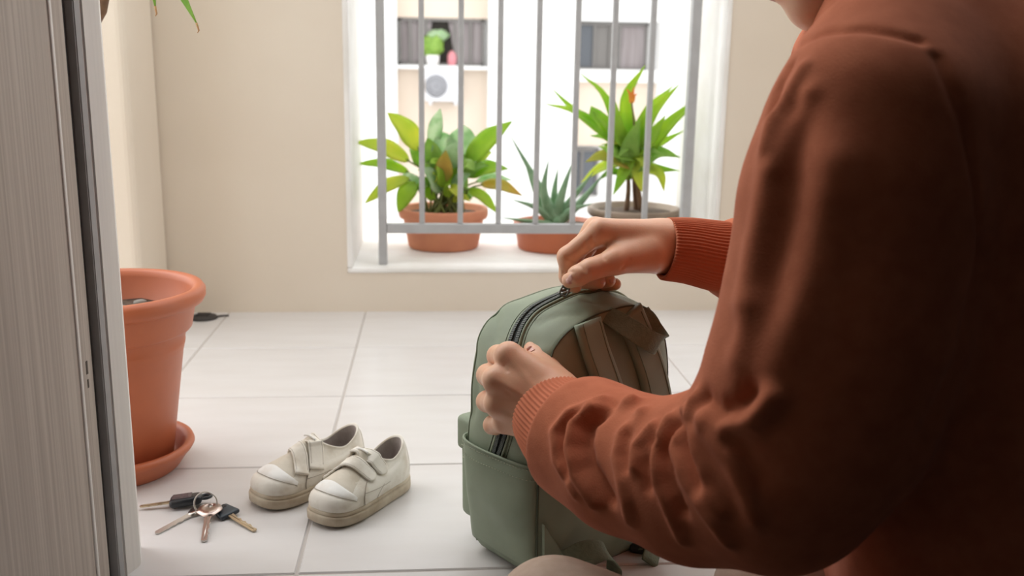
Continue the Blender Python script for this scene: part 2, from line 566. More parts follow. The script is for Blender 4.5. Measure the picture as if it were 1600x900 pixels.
# door frame and open door leaf at the left, seen along their faces
def prism(name, poly, z0, z1, m, bev=0.002):
    bm = bmesh.new()
    vs = [bm.verts.new((x, y, z0)) for x, y in poly]
    fc = bm.faces.new(vs)
    r = bmesh.ops.extrude_face_region(bm, geom=[fc])
    for v in r['geom']:
        if isinstance(v, bmesh.types.BMVert): v.co.z = z1
    bmesh.ops.bevel(bm, geom=[e for e in bm.edges if abs(e.verts[0].co.z - e.verts[1].co.z) > 0.1], offset=bev, segments=2, affect='EDGES')
    return bm_obj(name, bm, m)
struct(prism('trim_2', [(-0.3285, 0.9735), (-0.3199, 0.9980), (-0.3320, 1.040), (-0.66, 1.040), (-0.66, 0.9735)], 0, 2.3, M['frame_white']))
struct(prism('trim_3', [(-0.3320, 0.9640), (-0.3292, 0.9732), (-0.66, 0.9732), (-0.66, 0.9640)], 0, 2.3, M['rail'], 0.001))
struct(prism('trim_4', [(-0.3440, 0.9530), (-0.3400, 0.9625), (-0.66, 0.9625), (-0.66, 0.9530)], 0, 2.3, M['rubber'], 0.0005))
door = bpy.data.objects.new('door_1', None); COL.objects.link(door)
door.location = (-0.3362, 0.9515, 0)
door.rotation_euler = (0, 0, math.radians(82))
struct(door)
box('door_leaf', (-0.78, 0.0, 0.006), (-0.027, 0.036, 2.1), M['wood'], door, 0.0015, 2)
box('edge_strip', (-0.0270, 0.0006, 0.006), (0.0, 0.034, 2.1), M['wood'], door, 0.003, 4, True)
box('bead', (-0.030, -0.0016, 0.006), (-0.0245, 0.01, 2.1), M['frame_white'], door, 0.0015, 3, True)
box('scuff', (-0.0150, 0.0003, 0.240), (-0.0110, 0.0016, 0.254), M['scuff'], door, 0.0004, 1)
box('scuff', (-0.0145, 0.0003, 0.226), (-0.0115, 0.0016, 0.235), M['scuff'], door, 0.0003, 1)

# ground outside and the apartment block across the way
struct(box('ground', (-40, WY + TH, -6.2), (40, 60, -6.0), M['ground']))
BY = 14.0
bld = thing('apartment_building', 'white apartment block with cream panels seen through the grille across the way', 'building', (0, BY, -6.0))
def bbox(name, x0, x1, z0, z1, y0, y1, m, parent=None, bev=0.0):
    par = parent if parent is not None else bld
    loc = Vector((0, BY, -6.0))
    bm = bmesh.new()
    add_box(bm, (x0, y0 - BY, z0 + 6.0), (x1, y1 - BY, z1 + 6.0), bev)
    return bm_obj(name, bm, m, par)
def bz(py): return 0.54 - (py - 108.0) * 0.008902      # height on the facade of a row of its windows
def bx(px): return (px - 672.0) * 0.009198
bbox('facade_wall', -14, 16, -6, 9, BY + 0.35, BY + 3, M['facade'])
# piers in front of the facade leave recessed bays for the windows
for a, b in ((-900, 621), (762, 896), (1031, 2200)):
    bbox('pier', bx(a), bx(b), -6, 9, BY - 0.05, BY + 0.36, M['facade'])
bbox('cream_panel', bx(621), bx(762), bz(28), 6.0, BY + 0.25, BY + 0.36, M['facade_cream'])
bbox('cream_panel', bx(621), bx(762), bz(330), bz(105), BY + 0.25, BY + 0.36, M['facade_cream'])
bbox('cream_panel', bx(896), bx(1031), bz(228), bz(124), BY + 0.22, BY + 0.36, M['facade_cream'])
bbox('spandrel', bx(896), bx(1031), bz(28), 6.0, BY + 0.20, BY + 0.36, M['facade'])
bbox('sill', bx(621), bx(762), bz(108), bz(102), BY + 0.10, BY + 0.36, M['facade'])
bbox('sill', bx(893), bx(1031), bz(124), bz(104), BY + 0.10, BY + 0.36, M['facade'])
def far_window(pxa, pxb, pya, pyb, split, pmats, open_mid=False):
    xa, xb, za, zb = bx(pxa), bx(pxb), bz(pyb), bz(pya)
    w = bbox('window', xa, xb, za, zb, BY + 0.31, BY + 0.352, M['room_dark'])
    t = 0.035
    for (a, b, c, d) in ((xa, xb, zb - t, zb), (xa, xb, za, za + t), (xa, xa + t, za, zb), (xb - t, xb, za, zb)):
        bbox('frame', a, b, c, d, BY + 0.24, BY + 0.31, M['alu'], w)
    xs = [xa + (xb - xa) * s for s in split]
    for i in range(len(xs) - 1):
        if pmats[i]:
            bbox('pane', xs[i] + 0.012, xs[i + 1] - 0.012, za + t, zb - t, BY + 0.285, BY + 0.300, M[pmats[i]], w)
        if i:
            bbox('mullion', xs[i] - 0.02, xs[i] + 0.02, za, zb, BY + 0.245, BY + 0.305, M['alu'], w)
    return w
w1 = far_window(624, 756, 29, 102, (0, 0.13, 0.32, 0.66, 0.84, 1), ('pane_curtain', 'pane_curtain', None, 'pane_curtain', 'pane_curtain'))
w2 = far_window(898, 1016, 30, 105, (0, 0.28, 0.5, 0.62, 1), ('pane', 'alu', 'pane', 'pane_curtain'))
w3 = far_window(890, 944, 234, 312, (0, 0.5, 1), ('pane', 'pane'))
# things in the open window: a small leafy pot plant and a pink cloth
def blob(name, c, r, m, parent=None, n=2, sx=(1, 1, 1), jit=0.15):
    bm = bmesh.new()
    bmesh.ops.create_icosphere(bm, subdivisions=n, radius=r)
    for v in bm.verts:
        v.co = Vector(c) + Vector([v.co[i] * sx[i] for i in range(3)]) * (1 + RNG.uniform(-jit, jit))
    return bm_obj(name, bm, m, parent, True)
wp = thing('window_plant', 'small green plant standing in the far left window', 'plant', (bx(676), BY + 0.16, bz(102)))
blob('leaf_clump', (0, 0, 0.27), 0.13, M['leaf_dark'], wp, 3, (1.1, 0.7, 1.2), 0.25)
blob('leaf_clump', (0.08, 0.03, 0.42), 0.10, M['leaf_pale'], wp, 3, (1.5, 0.6, 0.8), 0.25)
v, f = lathe([(0.0, 0.0), (0.08, 0.0), (0.10, 0.14), (0.085, 0.14), (0.0, 0.12)], 16)
mesh_obj('pot', v, f, M['white_paint'], wp)
pc = blob('pink_cloth', (bx(706), BY + 0.24, bz(92)), 0.12, M['pink'], None, 3, (0.55, 0.35, 1.0), 0.06)
tag(pc, 'pink cloth hanging in the far left window beside the plant', 'cloth')
for sx0, sx1, tilt in ((652, 676, 0.10), (700, 724, -0.10)):
    bm = bmesh.new()
    xa, xb = bx(sx0), bx(sx1)
    n = 14
    vs, fs = [], []
    for i in range(n + 1):
        for j in range(5):
            t = i / n; z = bz(32) + (bz(101) - bz(32)) * j / 4
            pin = 1 - 0.5 * (j / 4)
            x = xa + (xb - xa) * (t * pin + (0 if tilt > 0 else 1 - pin))
            vs.append((x, BY + 0.27 + 0.015 * math.sin(t * 28), z))
    for i in range(n):
        for j in range(4):
            fs.append((i * 5 + j, (i + 1) * 5 + j, (i + 1) * 5 + j + 1, i * 5 + j + 1))
    bm.free()
    c = mesh_obj('curtain', vs, fs, M['pane_curtain'])
    so = c.modifiers.new('thickness', 'SOLIDIFY'); so.thickness = 0.01
    tag(c, 'grey curtain drawn to the %s side of the far left window' % ('left' if tilt > 0 else 'right'), 'curtain')
ac = thing('air_conditioner', 'white outdoor air conditioner unit mounted under the far left window', 'air conditioner', (bx(692), BY + 0.05, bz(158)))
hw, hh = (bx(720) - bx(664)) / 2, bz(107) - bz(158)
box('casing', (-hw, -0.17, 0.0), (hw, 0.17, hh), M['ac'], ac, 0.02, 2)
v, f = lathe([(0.0, 0.0), (0.150, 0.0), (0.158, 0.012), (0.0, 0.012)], 28)
g = mesh_obj('fan_grille', [(-0.10 + a, -0.17 - c, hh * 0.47 + b) for a, b, c in v], f, M['ac_dark'], ac)
for k in range(4):
    r = 0.035 + 0.032 * k
    v, f = tube([(-0.10 + r * math.cos(a), -0.188, hh * 0.47 + r * math.sin(a)) for a in np.linspace(0, 6.283, 25)], 0.004, 5, False)
    mesh_obj('grille_ring', v, f, M['ac'], g)
for s in (-1, 1):
    box('bracket', (s * hw * 0.7 - 0.02, -0.15, -0.05), (s * hw * 0.7 + 0.02, 0.19, 0.0), M['ac'], ac)

# grille in the opening
RY = WY + 0.045
gr = thing('window_grille', 'grey painted metal grille of upright bars standing in the white wall opening', 'grille', (0.24, RY, ZS))
def gbar(name, xa, xb, za, zb, ya, yb):
    bm = bmesh.new()
    add_box(bm, (xa - 0.24, ya - RY, za - ZS), (xb - 0.24, yb - RY, zb - ZS), 0.002, 2)
    return bm_obj(name, bm, M['rail'], gr)
gbar('post', -0.118, -0.099, ZS, 1.30, RY - 0.012, RY + 0.012)
gbar('post', 0.581, 0.602, ZS, 1.30, RY - 0.012, RY + 0.012)
gbar('bottom_rail', -0.099, 0.581, 0.174, 0.196, RY - 0.010, RY + 0.010)
gbar('top_rail', -0.099, 0.581, 1.25, 1.272, RY - 0.010, RY + 0.010)
for x in (-0.019, 0.068, 0.155, 0.241, 0.327, 0.410, 0.4955):
    bm = bmesh.new()
    add_box(bm, (x - 0.24 - 0.0062, -0.0062, 0.196 - ZS), (x - 0.24 + 0.0062, 0.0062, 1.25 - ZS), 0.002, 2)
    bm_obj('bar', bm, M['rail'], gr)

# drain cover in the corner
dr = thing('floor_drain', 'small dark drain cover on the floor against the wall behind the big terracotta pot', 'drain', (-0.4961, 2.0853, 0.0000))
v, f = lathe([(0.0, 0.009), (0.018, 0.008), (0.028, 0.005), (0.031, 0.0), (0.0, 0.0)], 28)
mesh_obj('cover', v, f, M['drain'], dr)
for k in range(4):
    box('slot', (-0.014, -0.014 + k * 0.008, 0.0078), (0.014, -0.011 + k * 0.008, 0.0094), M['rubber'], dr)
v, f = tube(spline([(0.026, 0, 0.003), (0.040, 0.004, 0.004), (0.052, 0.010, 0.003)], 10), 0.0022, 6)
mesh_obj('lip', v, f, M['drain'], dr)

# ------------------------------------------------------------------ leaves
def leaf_mesh(pts, width, fold=0.25, thick=0.0006, prof='broad', side=None, wave=0.0):
    """A leaf blade along a curve: midrib crease, tapering to both ends."""
    n = 14
    p = spline(pts, n)
    T = np.gradient(p, axis=0); T /= np.linalg.norm(T, axis=1)[:, None] + 1e-9
    up = np.array(side if side is not None else (0, -0.75, 0.66), float)
    S = np.cross(T, up); S /= np.linalg.norm(S, axis=1)[:, None] + 1e-9
    N = np.cross(S, T)
    vs, fs = [], []
    for i in range(n):
        t = i / (n - 1)
        if prof == 'broad': w = (math.sin(math.pi * min(1, t ** 0.75)) ** 0.85) if 0 < t < 1 else 0.02
        elif prof == 'lance': w = (math.sin(math.pi * t ** 0.6) ** 0.9) if 0 < t < 1 else 0.03
        else: w = 1 - t ** 1.6
        w = max(w, 0.03) * width / 2
        for q in (-1, -0.5, 0, 0.5, 1):
            b = wave * math.sin(t * 15 + q) * abs(q)
            vs.append(p[i] + S[i] * q * w + N[i] * (fold * abs(q) * w + b * width))
    for i in range(n - 1):
        for j in range(4):
            fs.append((i * 5 + j, i * 5 + j + 1, (i + 1) * 5 + j + 1, (i + 1) * 5 + j))
    return vs, fs

def add_leaf(parent, pts, width, m, **kw):
    loc = np.array(parent.location)
    v, f = leaf_mesh([np.array(q) - loc for q in pts], width, **kw)
    o = mesh_obj('leaf', v, f, m, parent)
    s = o.modifiers.new('thickness', 'SOLIDIFY'); s.thickness = 0.0008; s.offset = 0
    return o

def add_stem(parent, pts, r, m, name='stem'):
    loc = np.array(parent.location)
    v, f = tube(spline([np.array(q) - loc for q in pts], 12), np.linspace(r, r * 0.6, 12), 8)
    return mesh_obj(name, v, f, m, parent)

# left plant: broad leaves in a terracotta pot
p1 = thing('potted_plant', 'broad leaved yellow green plant in a terracotta pot behind the left grille bars', 'plant', (0.0327, 2.4000, 0.1025))
v, f = lathe([(0.0, 0.0), (0.083, 0.0), (0.088, 0.004), (0.101, 0.072), (0.103, 0.074), (0.109, 0.076), (0.112, 0.082), (0.112, 0.096), (0.109, 0.100),
              (0.103, 0.100), (0.100, 0.096), (0.098, 0.08), (0.0, 0.078)], 48)
mesh_obj('pot', v, f, M['terracotta_clay'], p1)
v, f = lathe([(0.0, 0.088), (0.06, 0.086), (0.0985, 0.084), (0.0985, 0.076), (0.0, 0.076)], 32)
mesh_obj('soil', v, f, M['soil'], p1)
L1 = [((-0.0509, 2.3920, 0.3174), (-0.1805, 2.3800, 0.3639), 0.0408, 'leaf_yellow'),
      ((-0.0257, 2.4000, 0.3437), (-0.1047, 2.4000, 0.4346), 0.0470, 'leaf_yellow'),
      ((-0.0516, 2.4120, 0.2869), (-0.1806, 2.4300, 0.3064), 0.0267, 'leaf_bright'),
      ((-0.0512, 2.3880, 0.2768), (-0.1608, 2.3700, 0.2151), 0.0314, 'leaf_yellow'),
      ((-0.0354, 2.3840, 0.2663), (-0.0794, 2.3600, 0.1947), 0.0376, 'leaf_bright'),
      ((0.0058, 2.4120, 0.3509), (0.0251, 2.4300, 0.4443), 0.0314, 'leaf_pale'),
      ((0.0439, 2.4080, 0.3008), (0.0250, 2.4200, 0.3899), 0.0627, 'leaf_pale'),
      ((0.0759, 2.4120, 0.3198), (0.0857, 2.4300, 0.4042), 0.0659, 'leaf_pale'),
      ((0.0880, 2.3920, 0.3091), (0.2000, 2.3800, 0.4176), 0.0470, 'leaf_bright'),
      ((0.0880, 2.3880, 0.2826), (0.1915, 2.3700, 0.3026), 0.0376, 'leaf_bright'),
      ((0.1234, 2.3920, 0.2616), (0.2287, 2.3800, 0.2349), 0.0282, 'leaf_amber'),
      ((0.0912, 2.3840, 0.2512), (0.1669, 2.3600, 0.1925), 0.0251, 'leaf_bright'),
      ((0.0308, 2.3800, 0.2672), (0.0382, 2.3500, 0.3483), 0.0376, 'leaf_amber'),
      ((0.0120, 2.4000, 0.2807), (-0.0067, 2.4000, 0.3752), 0.0470, 'leaf_dark'),
      ((0.0677, 2.4000, 0.2731), (0.1072, 2.4000, 0.3370), 0.0439, 'leaf_dark'),
      ((-0.0118, 2.4120, 0.3000), (-0.0514, 2.4300, 0.3568), 0.0408, 'leaf_dark'),
      ((0.0436, 2.3840, 0.2589), (0.0119, 2.3600, 0.3162), 0.0470, 'leaf_bright'),
      ((0.0759, 2.4080, 0.2883), (0.1531, 2.4200, 0.3389), 0.0408, 'leaf_yellow'),
      ((-0.0198, 2.4000, 0.2646), (-0.0959, 2.4000, 0.2529), 0.0314, 'leaf_pale'),
      ((0.0594, 2.3800, 0.2435), (0.0975, 2.3500, 0.2914), 0.0376, 'leaf_pale'),
      ((0.0277, 2.3800, 0.2433), (-0.0192, 2.3500, 0.3061), 0.0408, 'leaf_pale'),
      ((0.0516, 2.3920, 0.3025), (0.0621, 2.3800, 0.3664), 0.0470, 'leaf_pale'),
      ((0.1117, 2.4160, 0.2636), (0.2075, 2.4400, 0.2664), 0.0188, 'leaf_pale')]
b1 = np.array((0.0327, 2.4000, 0.1025)) + np.array((0, 0, 0.085))
for i, (st, tip, wd, mk) in enumerate(L1):
    st, tip = np.array(st), np.array(tip)
    o = b1 + np.array((RNG.uniform(-0.05, 0.05), RNG.uniform(-0.03, 0.03), 0))
    mid = (st + tip) / 2 + np.array((0, -0.01, 0.012))
    add_leaf(p1, [st, mid, tip], wd * 1.22, M[mk], fold=0.22, prof='broad', wave=0.03)
    add_stem(p1, [o, (o * 0.45 + st * 0.55) + np.array((0, 0, 0.02)), st + (mid - st) * 0.15], 0.0035, M['stem'])
for i in range(22):
    a = RNG.uniform(0, 6.28); r = RNG.uniform(0.03, 0.10)
    o = b1 + np.array((RNG.uniform(-0.04, 0.04), RNG.uniform(-0.02, 0.03), 0))
    st = b1 + np.array((math.cos(a) * r * 0.6, math.sin(a) * r * 0.5, RNG.uniform(0.03, 0.12)))
    tip = st + np.array((math.cos(a) * RNG.uniform(0.03, 0.07), math.sin(a) * 0.04, RNG.uniform(-0.02, 0.05)))
    add_leaf(p1, [st, (st + tip) / 2 + np.array((0, 0, 0.012)), tip], RNG.uniform(0.022, 0.038),
             M[['leaf_dark', 'leaf_bright', 'leaf_pale', 'leaf_dark', 'leaf_yellow'][i % 5]], fold=0.2, wave=0.03)
    add_stem(p1, [o, (o + st) / 2 + np.array((0, 0, 0.008)), st + (tip - st) * 0.1], 0.003, M['stem'])

# middle plant: aloe
p2 = thing('potted_aloe', 'spiky aloe in a low terracotta pot on the ledge behind the middle grille bars', 'plant', (0.3163, 2.3850, 0.1025))
v, f = lathe([(0.0, 0.0), (0.092, 0.0), (0.096, 0.004), (0.104, 0.052), (0.107, 0.054), (0.108, 0.066), (0.104, 0.068), (0.099, 0.066), (0.097, 0.055), (0.0, 0.053)], 48)
mesh_obj('pot', v, f, M['terracotta'], p2)
v, f = lathe([(0.0, 0.060), (0.05, 0.059), (0.0975, 0.057), (0.0975, 0.052), (0.0, 0.052)], 32)
mesh_obj('soil', v, f, M['soil'], p2)
b2 = np.array((0.3163, 2.3850, 0.1025)) + np.array((0.0, 0, 0.06))
def aloe_leaf(pts, w):
    loc = np.array(p2.location)
    p = spline([np.array(q) - loc for q in pts], 14)
    t = np.linspace(0, 1, 14)
    rad = w / 2 * (1 - t ** 1.5) + 0.0006
    v, f = tube(p, rad, 8)
    v = np.array(v).reshape(14, 8, 3)
    v = p[:, None, :] + (v - p[:, None, :]) * np.array((1, 0.55, 1))
    return mesh_obj('leaf', v.reshape(-1, 3), f, M['aloe'], p2)
for mid, tip, wd in [((0.2705, 2.3850, 0.2602), (0.1979, 2.3850, 0.3815), 0.0238), ((0.2820, 2.3700, 0.2461), (0.2894, 2.3550, 0.3269), 0.0286), ((0.3249, 2.3750, 0.2296), (0.3498, 2.3650, 0.3202), 0.0286), ((0.3476, 2.3950, 0.2141), (0.4118, 2.4050, 0.2944), 0.0254), ((0.3769, 2.4050, 0.2129), (0.4403, 2.4250, 0.2860), 0.0286), ((0.2636, 2.3700, 0.2059), (0.2026, 2.3550, 0.2284), 0.0223), ((0.2343, 2.3600, 0.1751), (0.1747, 2.3350, 0.1867), 0.0159), ((0.3118, 2.4000, 0.2344), (0.3217, 2.4150, 0.3023), 0.0254), ((0.3485, 2.3750, 0.1975), (0.4030, 2.3650, 0.2185), 0.0223), ((0.2781, 2.4000, 0.2131), (0.2404, 2.4150, 0.3017), 0.0223)]:
    aloe_leaf([b2 + np.array((RNG.uniform(-0.008, 0.008), RNG.uniform(-0.01, 0.01), 0)), mid, tip], wd)

# right plant: long leaves and an orange bract over a brown bowl
p3 = thing('potted_cordyline', 'long leaved green plant with one orange flower in a brown bowl', 'plant', (0.5219, 2.4200, 0.1025))
v, f = lathe([(0.0, 0.0), (0.075, 0.0), (0.082, 0.006), (0.104, 0.075), (0.114, 0.078), (0.120, 0.085), (0.120, 0.097), (0.115, 0.101), (0.106, 0.099), (0.102, 0.085), (0.0, 0.08)], 48)
mesh_obj('pot', v, f, M['brown_clay'], p3)
v, f = lathe([(0.0, 0.092), (0.06, 0.090), (0.1025, 0.087), (0.1025, 0.08), (0.0, 0.08)], 32)
mesh_obj('soil', v, f, M['soil'], p3)
b3 = np.array((0.5219, 2.4200, 0.1025)) + np.array((0, 0, 0.088))
c3 = np.array((0.5125, 2.4200, 0.3147))
for dx, dy in ((-0.012, 0.0), (0.006, 0.012), (0.012, -0.006)):
    add_stem(p3, [b3 + np.array((dx * 1.6, dy, 0)), (b3 + c3) / 2 + np.array((dx, dy, 0)), c3 + np.array((dx, dy, -0.01))], 0.0075, M['cane'], 'cane')
for mid, tip, wd, mk in [((0.4384, 2.4080, 0.4694), (0.3690, 2.4000, 0.5352), 0.0274, 'leaf_bright'),
      ((0.3683, 2.4500, 0.4400), (0.3089, 2.4700, 0.4959), 0.0242, 'leaf_bright'),
      ((0.3742, 2.4020, 0.4343), (0.2808, 2.3900, 0.4616), 0.0258, 'leaf_bright'),
      ((0.3991, 2.3900, 0.4476), (0.4249, 2.3700, 0.3928), 0.0290, 'leaf_bright'),
      ((0.4919, 2.4320, 0.4662), (0.5384, 2.4400, 0.5581), 0.0323, 'leaf_bright'),
      ((0.5562, 2.4200, 0.4357), (0.6242, 2.4200, 0.5141), 0.0258, 'leaf_bright'),
      ((0.5528, 2.4500, 0.4423), (0.6223, 2.4700, 0.5101), 0.0226, 'leaf_bright'),
      ((0.5988, 2.4080, 0.4130), (0.6809, 2.4000, 0.4871), 0.0290, 'leaf_bright'),
      ((0.5741, 2.4380, 0.3576), (0.6502, 2.4500, 0.3966), 0.0210, 'leaf_bright'),
      ((0.5683, 2.4020, 0.3411), (0.6282, 2.3900, 0.3330), 0.0387, 'leaf_dark'),
      ((0.5627, 2.4200, 0.3038), (0.6364, 2.4200, 0.2962), 0.0226, 'leaf_bright'),
      ((0.5742, 2.3960, 0.2933), (0.5893, 2.3800, 0.2466), 0.0290, 'leaf_yellow'),
      ((0.4366, 2.3960, 0.3324), (0.3858, 2.3800, 0.3207), 0.0419, 'leaf_amber'),
      ((0.4370, 2.4380, 0.3010), (0.3872, 2.4500, 0.2615), 0.0258, 'leaf_yellow'),
      ((0.4666, 2.3960, 0.3963), (0.4488, 2.3800, 0.4828), 0.0323, 'leaf_bright'),
      ((0.5217, 2.3900, 0.4052), (0.5456, 2.3700, 0.4844), 0.0323, 'leaf_bright'),
      ((0.5090, 2.4440, 0.3938), (0.4876, 2.4600, 0.4652), 0.0355, 'leaf_bright'),
      ((0.4592, 2.4380, 0.3694), (0.4064, 2.4500, 0.3810), 0.0323, 'leaf_dark'),
      ((0.5428, 2.3900, 0.3705), (0.5801, 2.3700, 0.4383), 0.0323, 'leaf_bright'),
      ((0.4584, 2.3840, 0.3416), (0.4131, 2.3600, 0.3620), 0.0323, 'leaf_dark'),
      ((0.5280, 2.3900, 0.2694), (0.5450, 2.3700, 0.2315), 0.0258, 'leaf_yellow'),
      ((0.4785, 2.3900, 0.2771), (0.4566, 2.3700, 0.2391), 0.0258, 'leaf_bright'),
      ((0.4995, 2.3900, 0.3574), (0.5162, 2.3700, 0.4297), 0.0387, 'leaf_dark')]:
    st = c3 + np.array((RNG.uniform(-0.012, 0.012), RNG.uniform(-0.012, 0.012), RNG.uniform(-0.03, 0.03)))
    add_leaf(p3, [st, mid, tip], wd * 1.3, M[mk], fold=0.3, prof='lance')
for i in range(20):
    a = RNG.uniform(0, 6.28); e = RNG.uniform(-0.3, 1.0); L = RNG.uniform(0.06, 0.12)
    st = c3 + np.array((RNG.uniform(-0.012, 0.012), RNG.uniform(-0.012, 0.012), RNG.uniform(-0.05, 0.03)))
    d = np.array((math.cos(a) * math.cos(e), math.sin(a) * math.cos(e) * 0.8, math.sin(e)))
    tip = st + d * L + np.array((0, 0, -0.02))
    add_leaf(p3, [st, st + d * L * 0.55 + np.array((0, 0, 0.01)), tip], RNG.uniform(0.016, 0.026),
             M[['leaf_dark', 'leaf_bright', 'leaf_bright', 'leaf_dark', 'leaf_yellow'][i % 5]], fold=0.3, prof='lance')
fl = np.array((0.4931, 2.3700, 0.4806))
add_stem(p3, [c3, (c3 + fl) / 2 + np.array((0.004, -0.01, 0)), fl - np.array((0, 0, 0.01))], 0.003, M['cane'], 'flower_stem')
for k, (dx, dz, w) in enumerate(((-0.014, 0.020, 0.010), (0.004, 0.026, 0.009), (0.012, 0.008, 0.011), (-0.006, 0.010, 0.012))):
    loc = np.array(p3.location)
    v, f = leaf_mesh([fl - loc - np.array((0, 0, 0.015)), fl - loc + np.array((dx * 0.4, -0.004, dz * 0.4)), fl - loc + np.array((dx, -0.004, dz))], w, fold=0.4, prof='lance')
    o = mesh_obj('flower', v, f, M['flower'], p3)
    s = o.modifiers.new('thickness', 'SOLIDIFY'); s.thickness = 0.0012

# ------------------------------------------------------------------ big terracotta pot, saucer and its tall plant
PC = (-0.4305, 1.2727)
sau = thing('plant_saucer', 'round terracotta saucer under the big terracotta pot beside the door frame', 'saucer', (PC[0], PC[1], 0))
v, f = lathe([(0.0, 0.0), (0.080, 0.0), (0.084, 0.003), (0.097, 0.022), (0.101, 0.026), (0.104, 0.031), (0.102, 0.036), (0.096, 0.037), (0.090, 0.031), (0.084, 0.012), (0.078, 0.008), (0.0, 0.007)], 72)
mesh_obj('dish', v, f, M['terracotta'], sau)
p4 = thing('potted_tree', 'tall plant in a big terracotta pot on the floor beside the door frame', 'plant', (PC[0], PC[1], 0.0075))
H4 = 0.246
prof = [(0.0, 0.0), (0.070, 0.0), (0.0745, 0.004), (0.0855, H4 - 0.088), (0.0862, H4 - 0.0865), (0.0862, H4 - 0.0845), (0.0868, H4 - 0.082), (0.0874, H4 - 0.076), (0.0868, H4 - 0.0745), (0.0880, H4 - 0.062),
        (0.0888, H4 - 0.0605), (0.0930, H4 - 0.059), (0.0948, H4 - 0.056), (0.0975, H4 - 0.027), (0.0985, H4 - 0.0255), (0.1005, H4 - 0.0245), (0.1060, H4 - 0.0215), (0.1085, H4 - 0.015), (0.1080, H4 - 0.0065), (0.1040, H4 - 0.0005),
        (0.0985, H4), (0.0945, H4 - 0.003), (0.0925, H4 - 0.010), (0.0915, H4 - 0.05), (0.0, H4 - 0.05)]
prof = [(r * (1 + 0.205 * min(1, z / H4)), z) for r, z in prof]
v, f = lathe(prof, 96)
mesh_obj('pot', v, f, M['terracotta'], p4)
vs, fs = lathe([(0.0, H4 - 0.036), (0.03, H4 - 0.038), (0.06, H4 - 0.038), (0.1085, H4 - 0.042), (0.1085, H4 - 0.049), (0.0, H4 - 0.049)], 40)
vs = [(x, y, z + 0.003 * math.sin(x * 140) * math.cos(y * 170) * (z > H4 - 0.0425)) for x, y, z in vs]
mesh_obj('soil', vs, fs, M['soil'], p4)
for k in range(16):
    a = RNG.uniform(0, 6.28); r = RNG.uniform(0.02, 0.08)
    blob('pebble', (r * math.cos(a), r * math.sin(a), H4 - 0.037), RNG.uniform(0.004, 0.008), M['pebble'], p4, 2, (1.3, 1, 0.7), 0.12)
loc4 = np.array(p4.location)
trunk = [np.array(q) - loc4 for q in [(-0.4305, 1.2727, 0.2000), (-0.4505, 1.2727, 0.3500), (-0.4611, 1.3817, 0.5562), (-0.4368, 1.3715, 0.6111), (-0.4248, 1.3807, 0.6563), (-0.4094, 1.3927, 0.7148)]]
trunk[0] = np.array((trunk[0][0], trunk[0][1], H4 - 0.045))
v, f = tube(spline(trunk, 26), np.linspace(0.011, 0.0065, 26) * (1 + 0.12 * np.sin(np.arange(26) * 2.3)), 10)
mesh_obj('trunk', v, f, M['cane'], p4)
cr = np.array([(-0.4305, 1.2727, 0.2000), (-0.4505, 1.2727, 0.3500), (-0.4611, 1.3817, 0.5562), (-0.4368, 1.3715, 0.6111), (-0.4248, 1.3807, 0.6563), (-0.4094, 1.3927, 0.7148)][-1])
for mid, mid2, tip, wd in [((-0.3935, 1.3845, 0.7301), (-0.3621, 1.3371, 0.6695), (-0.3475, 1.3015, 0.6089), 0.0240), ((-0.3736, 1.3704, 0.7207), (-0.3215, 1.3064, 0.6403), (-0.2892, 1.2712, 0.5884), 0.0220)]:
    o = add_leaf(p4, [cr, mid, mid2, tip], wd, M['leaf_dark'], fold=0.3, prof='lance')
    tipdir = np.array(tip) - np.array(mid2); tipdir /= np.linalg.norm(tipdir)
    v, f = tube([np.array(tip) - loc4 - tipdir * 0.004, np.array(tip) - loc4 + np.array((0.001, 0, -0.006)), np.array(tip) - loc4 + np.array((-0.001, 0, -0.009))], [0.0016, 0.0011, 0.0004], 6)
    mesh_obj('leaf_tip', v, f, M['leaf_tip'], o)
for k in range(12):
    a = k * 2.4; L = 0.16 + 0.05 * RNG.rand()
    d = np.array((math.cos(a), math.sin(a), 0))
    add_leaf(p4, [cr, cr + d * L * 0.4 + np.array((0, 0, 0.10)), cr + d * L * 0.8 + np.array((0, 0, 0.13)), cr + d * L * 1.1 + np.array((0, 0, 0.09))], 0.028, M['leaf_dark'], fold=0.3, prof='lance')

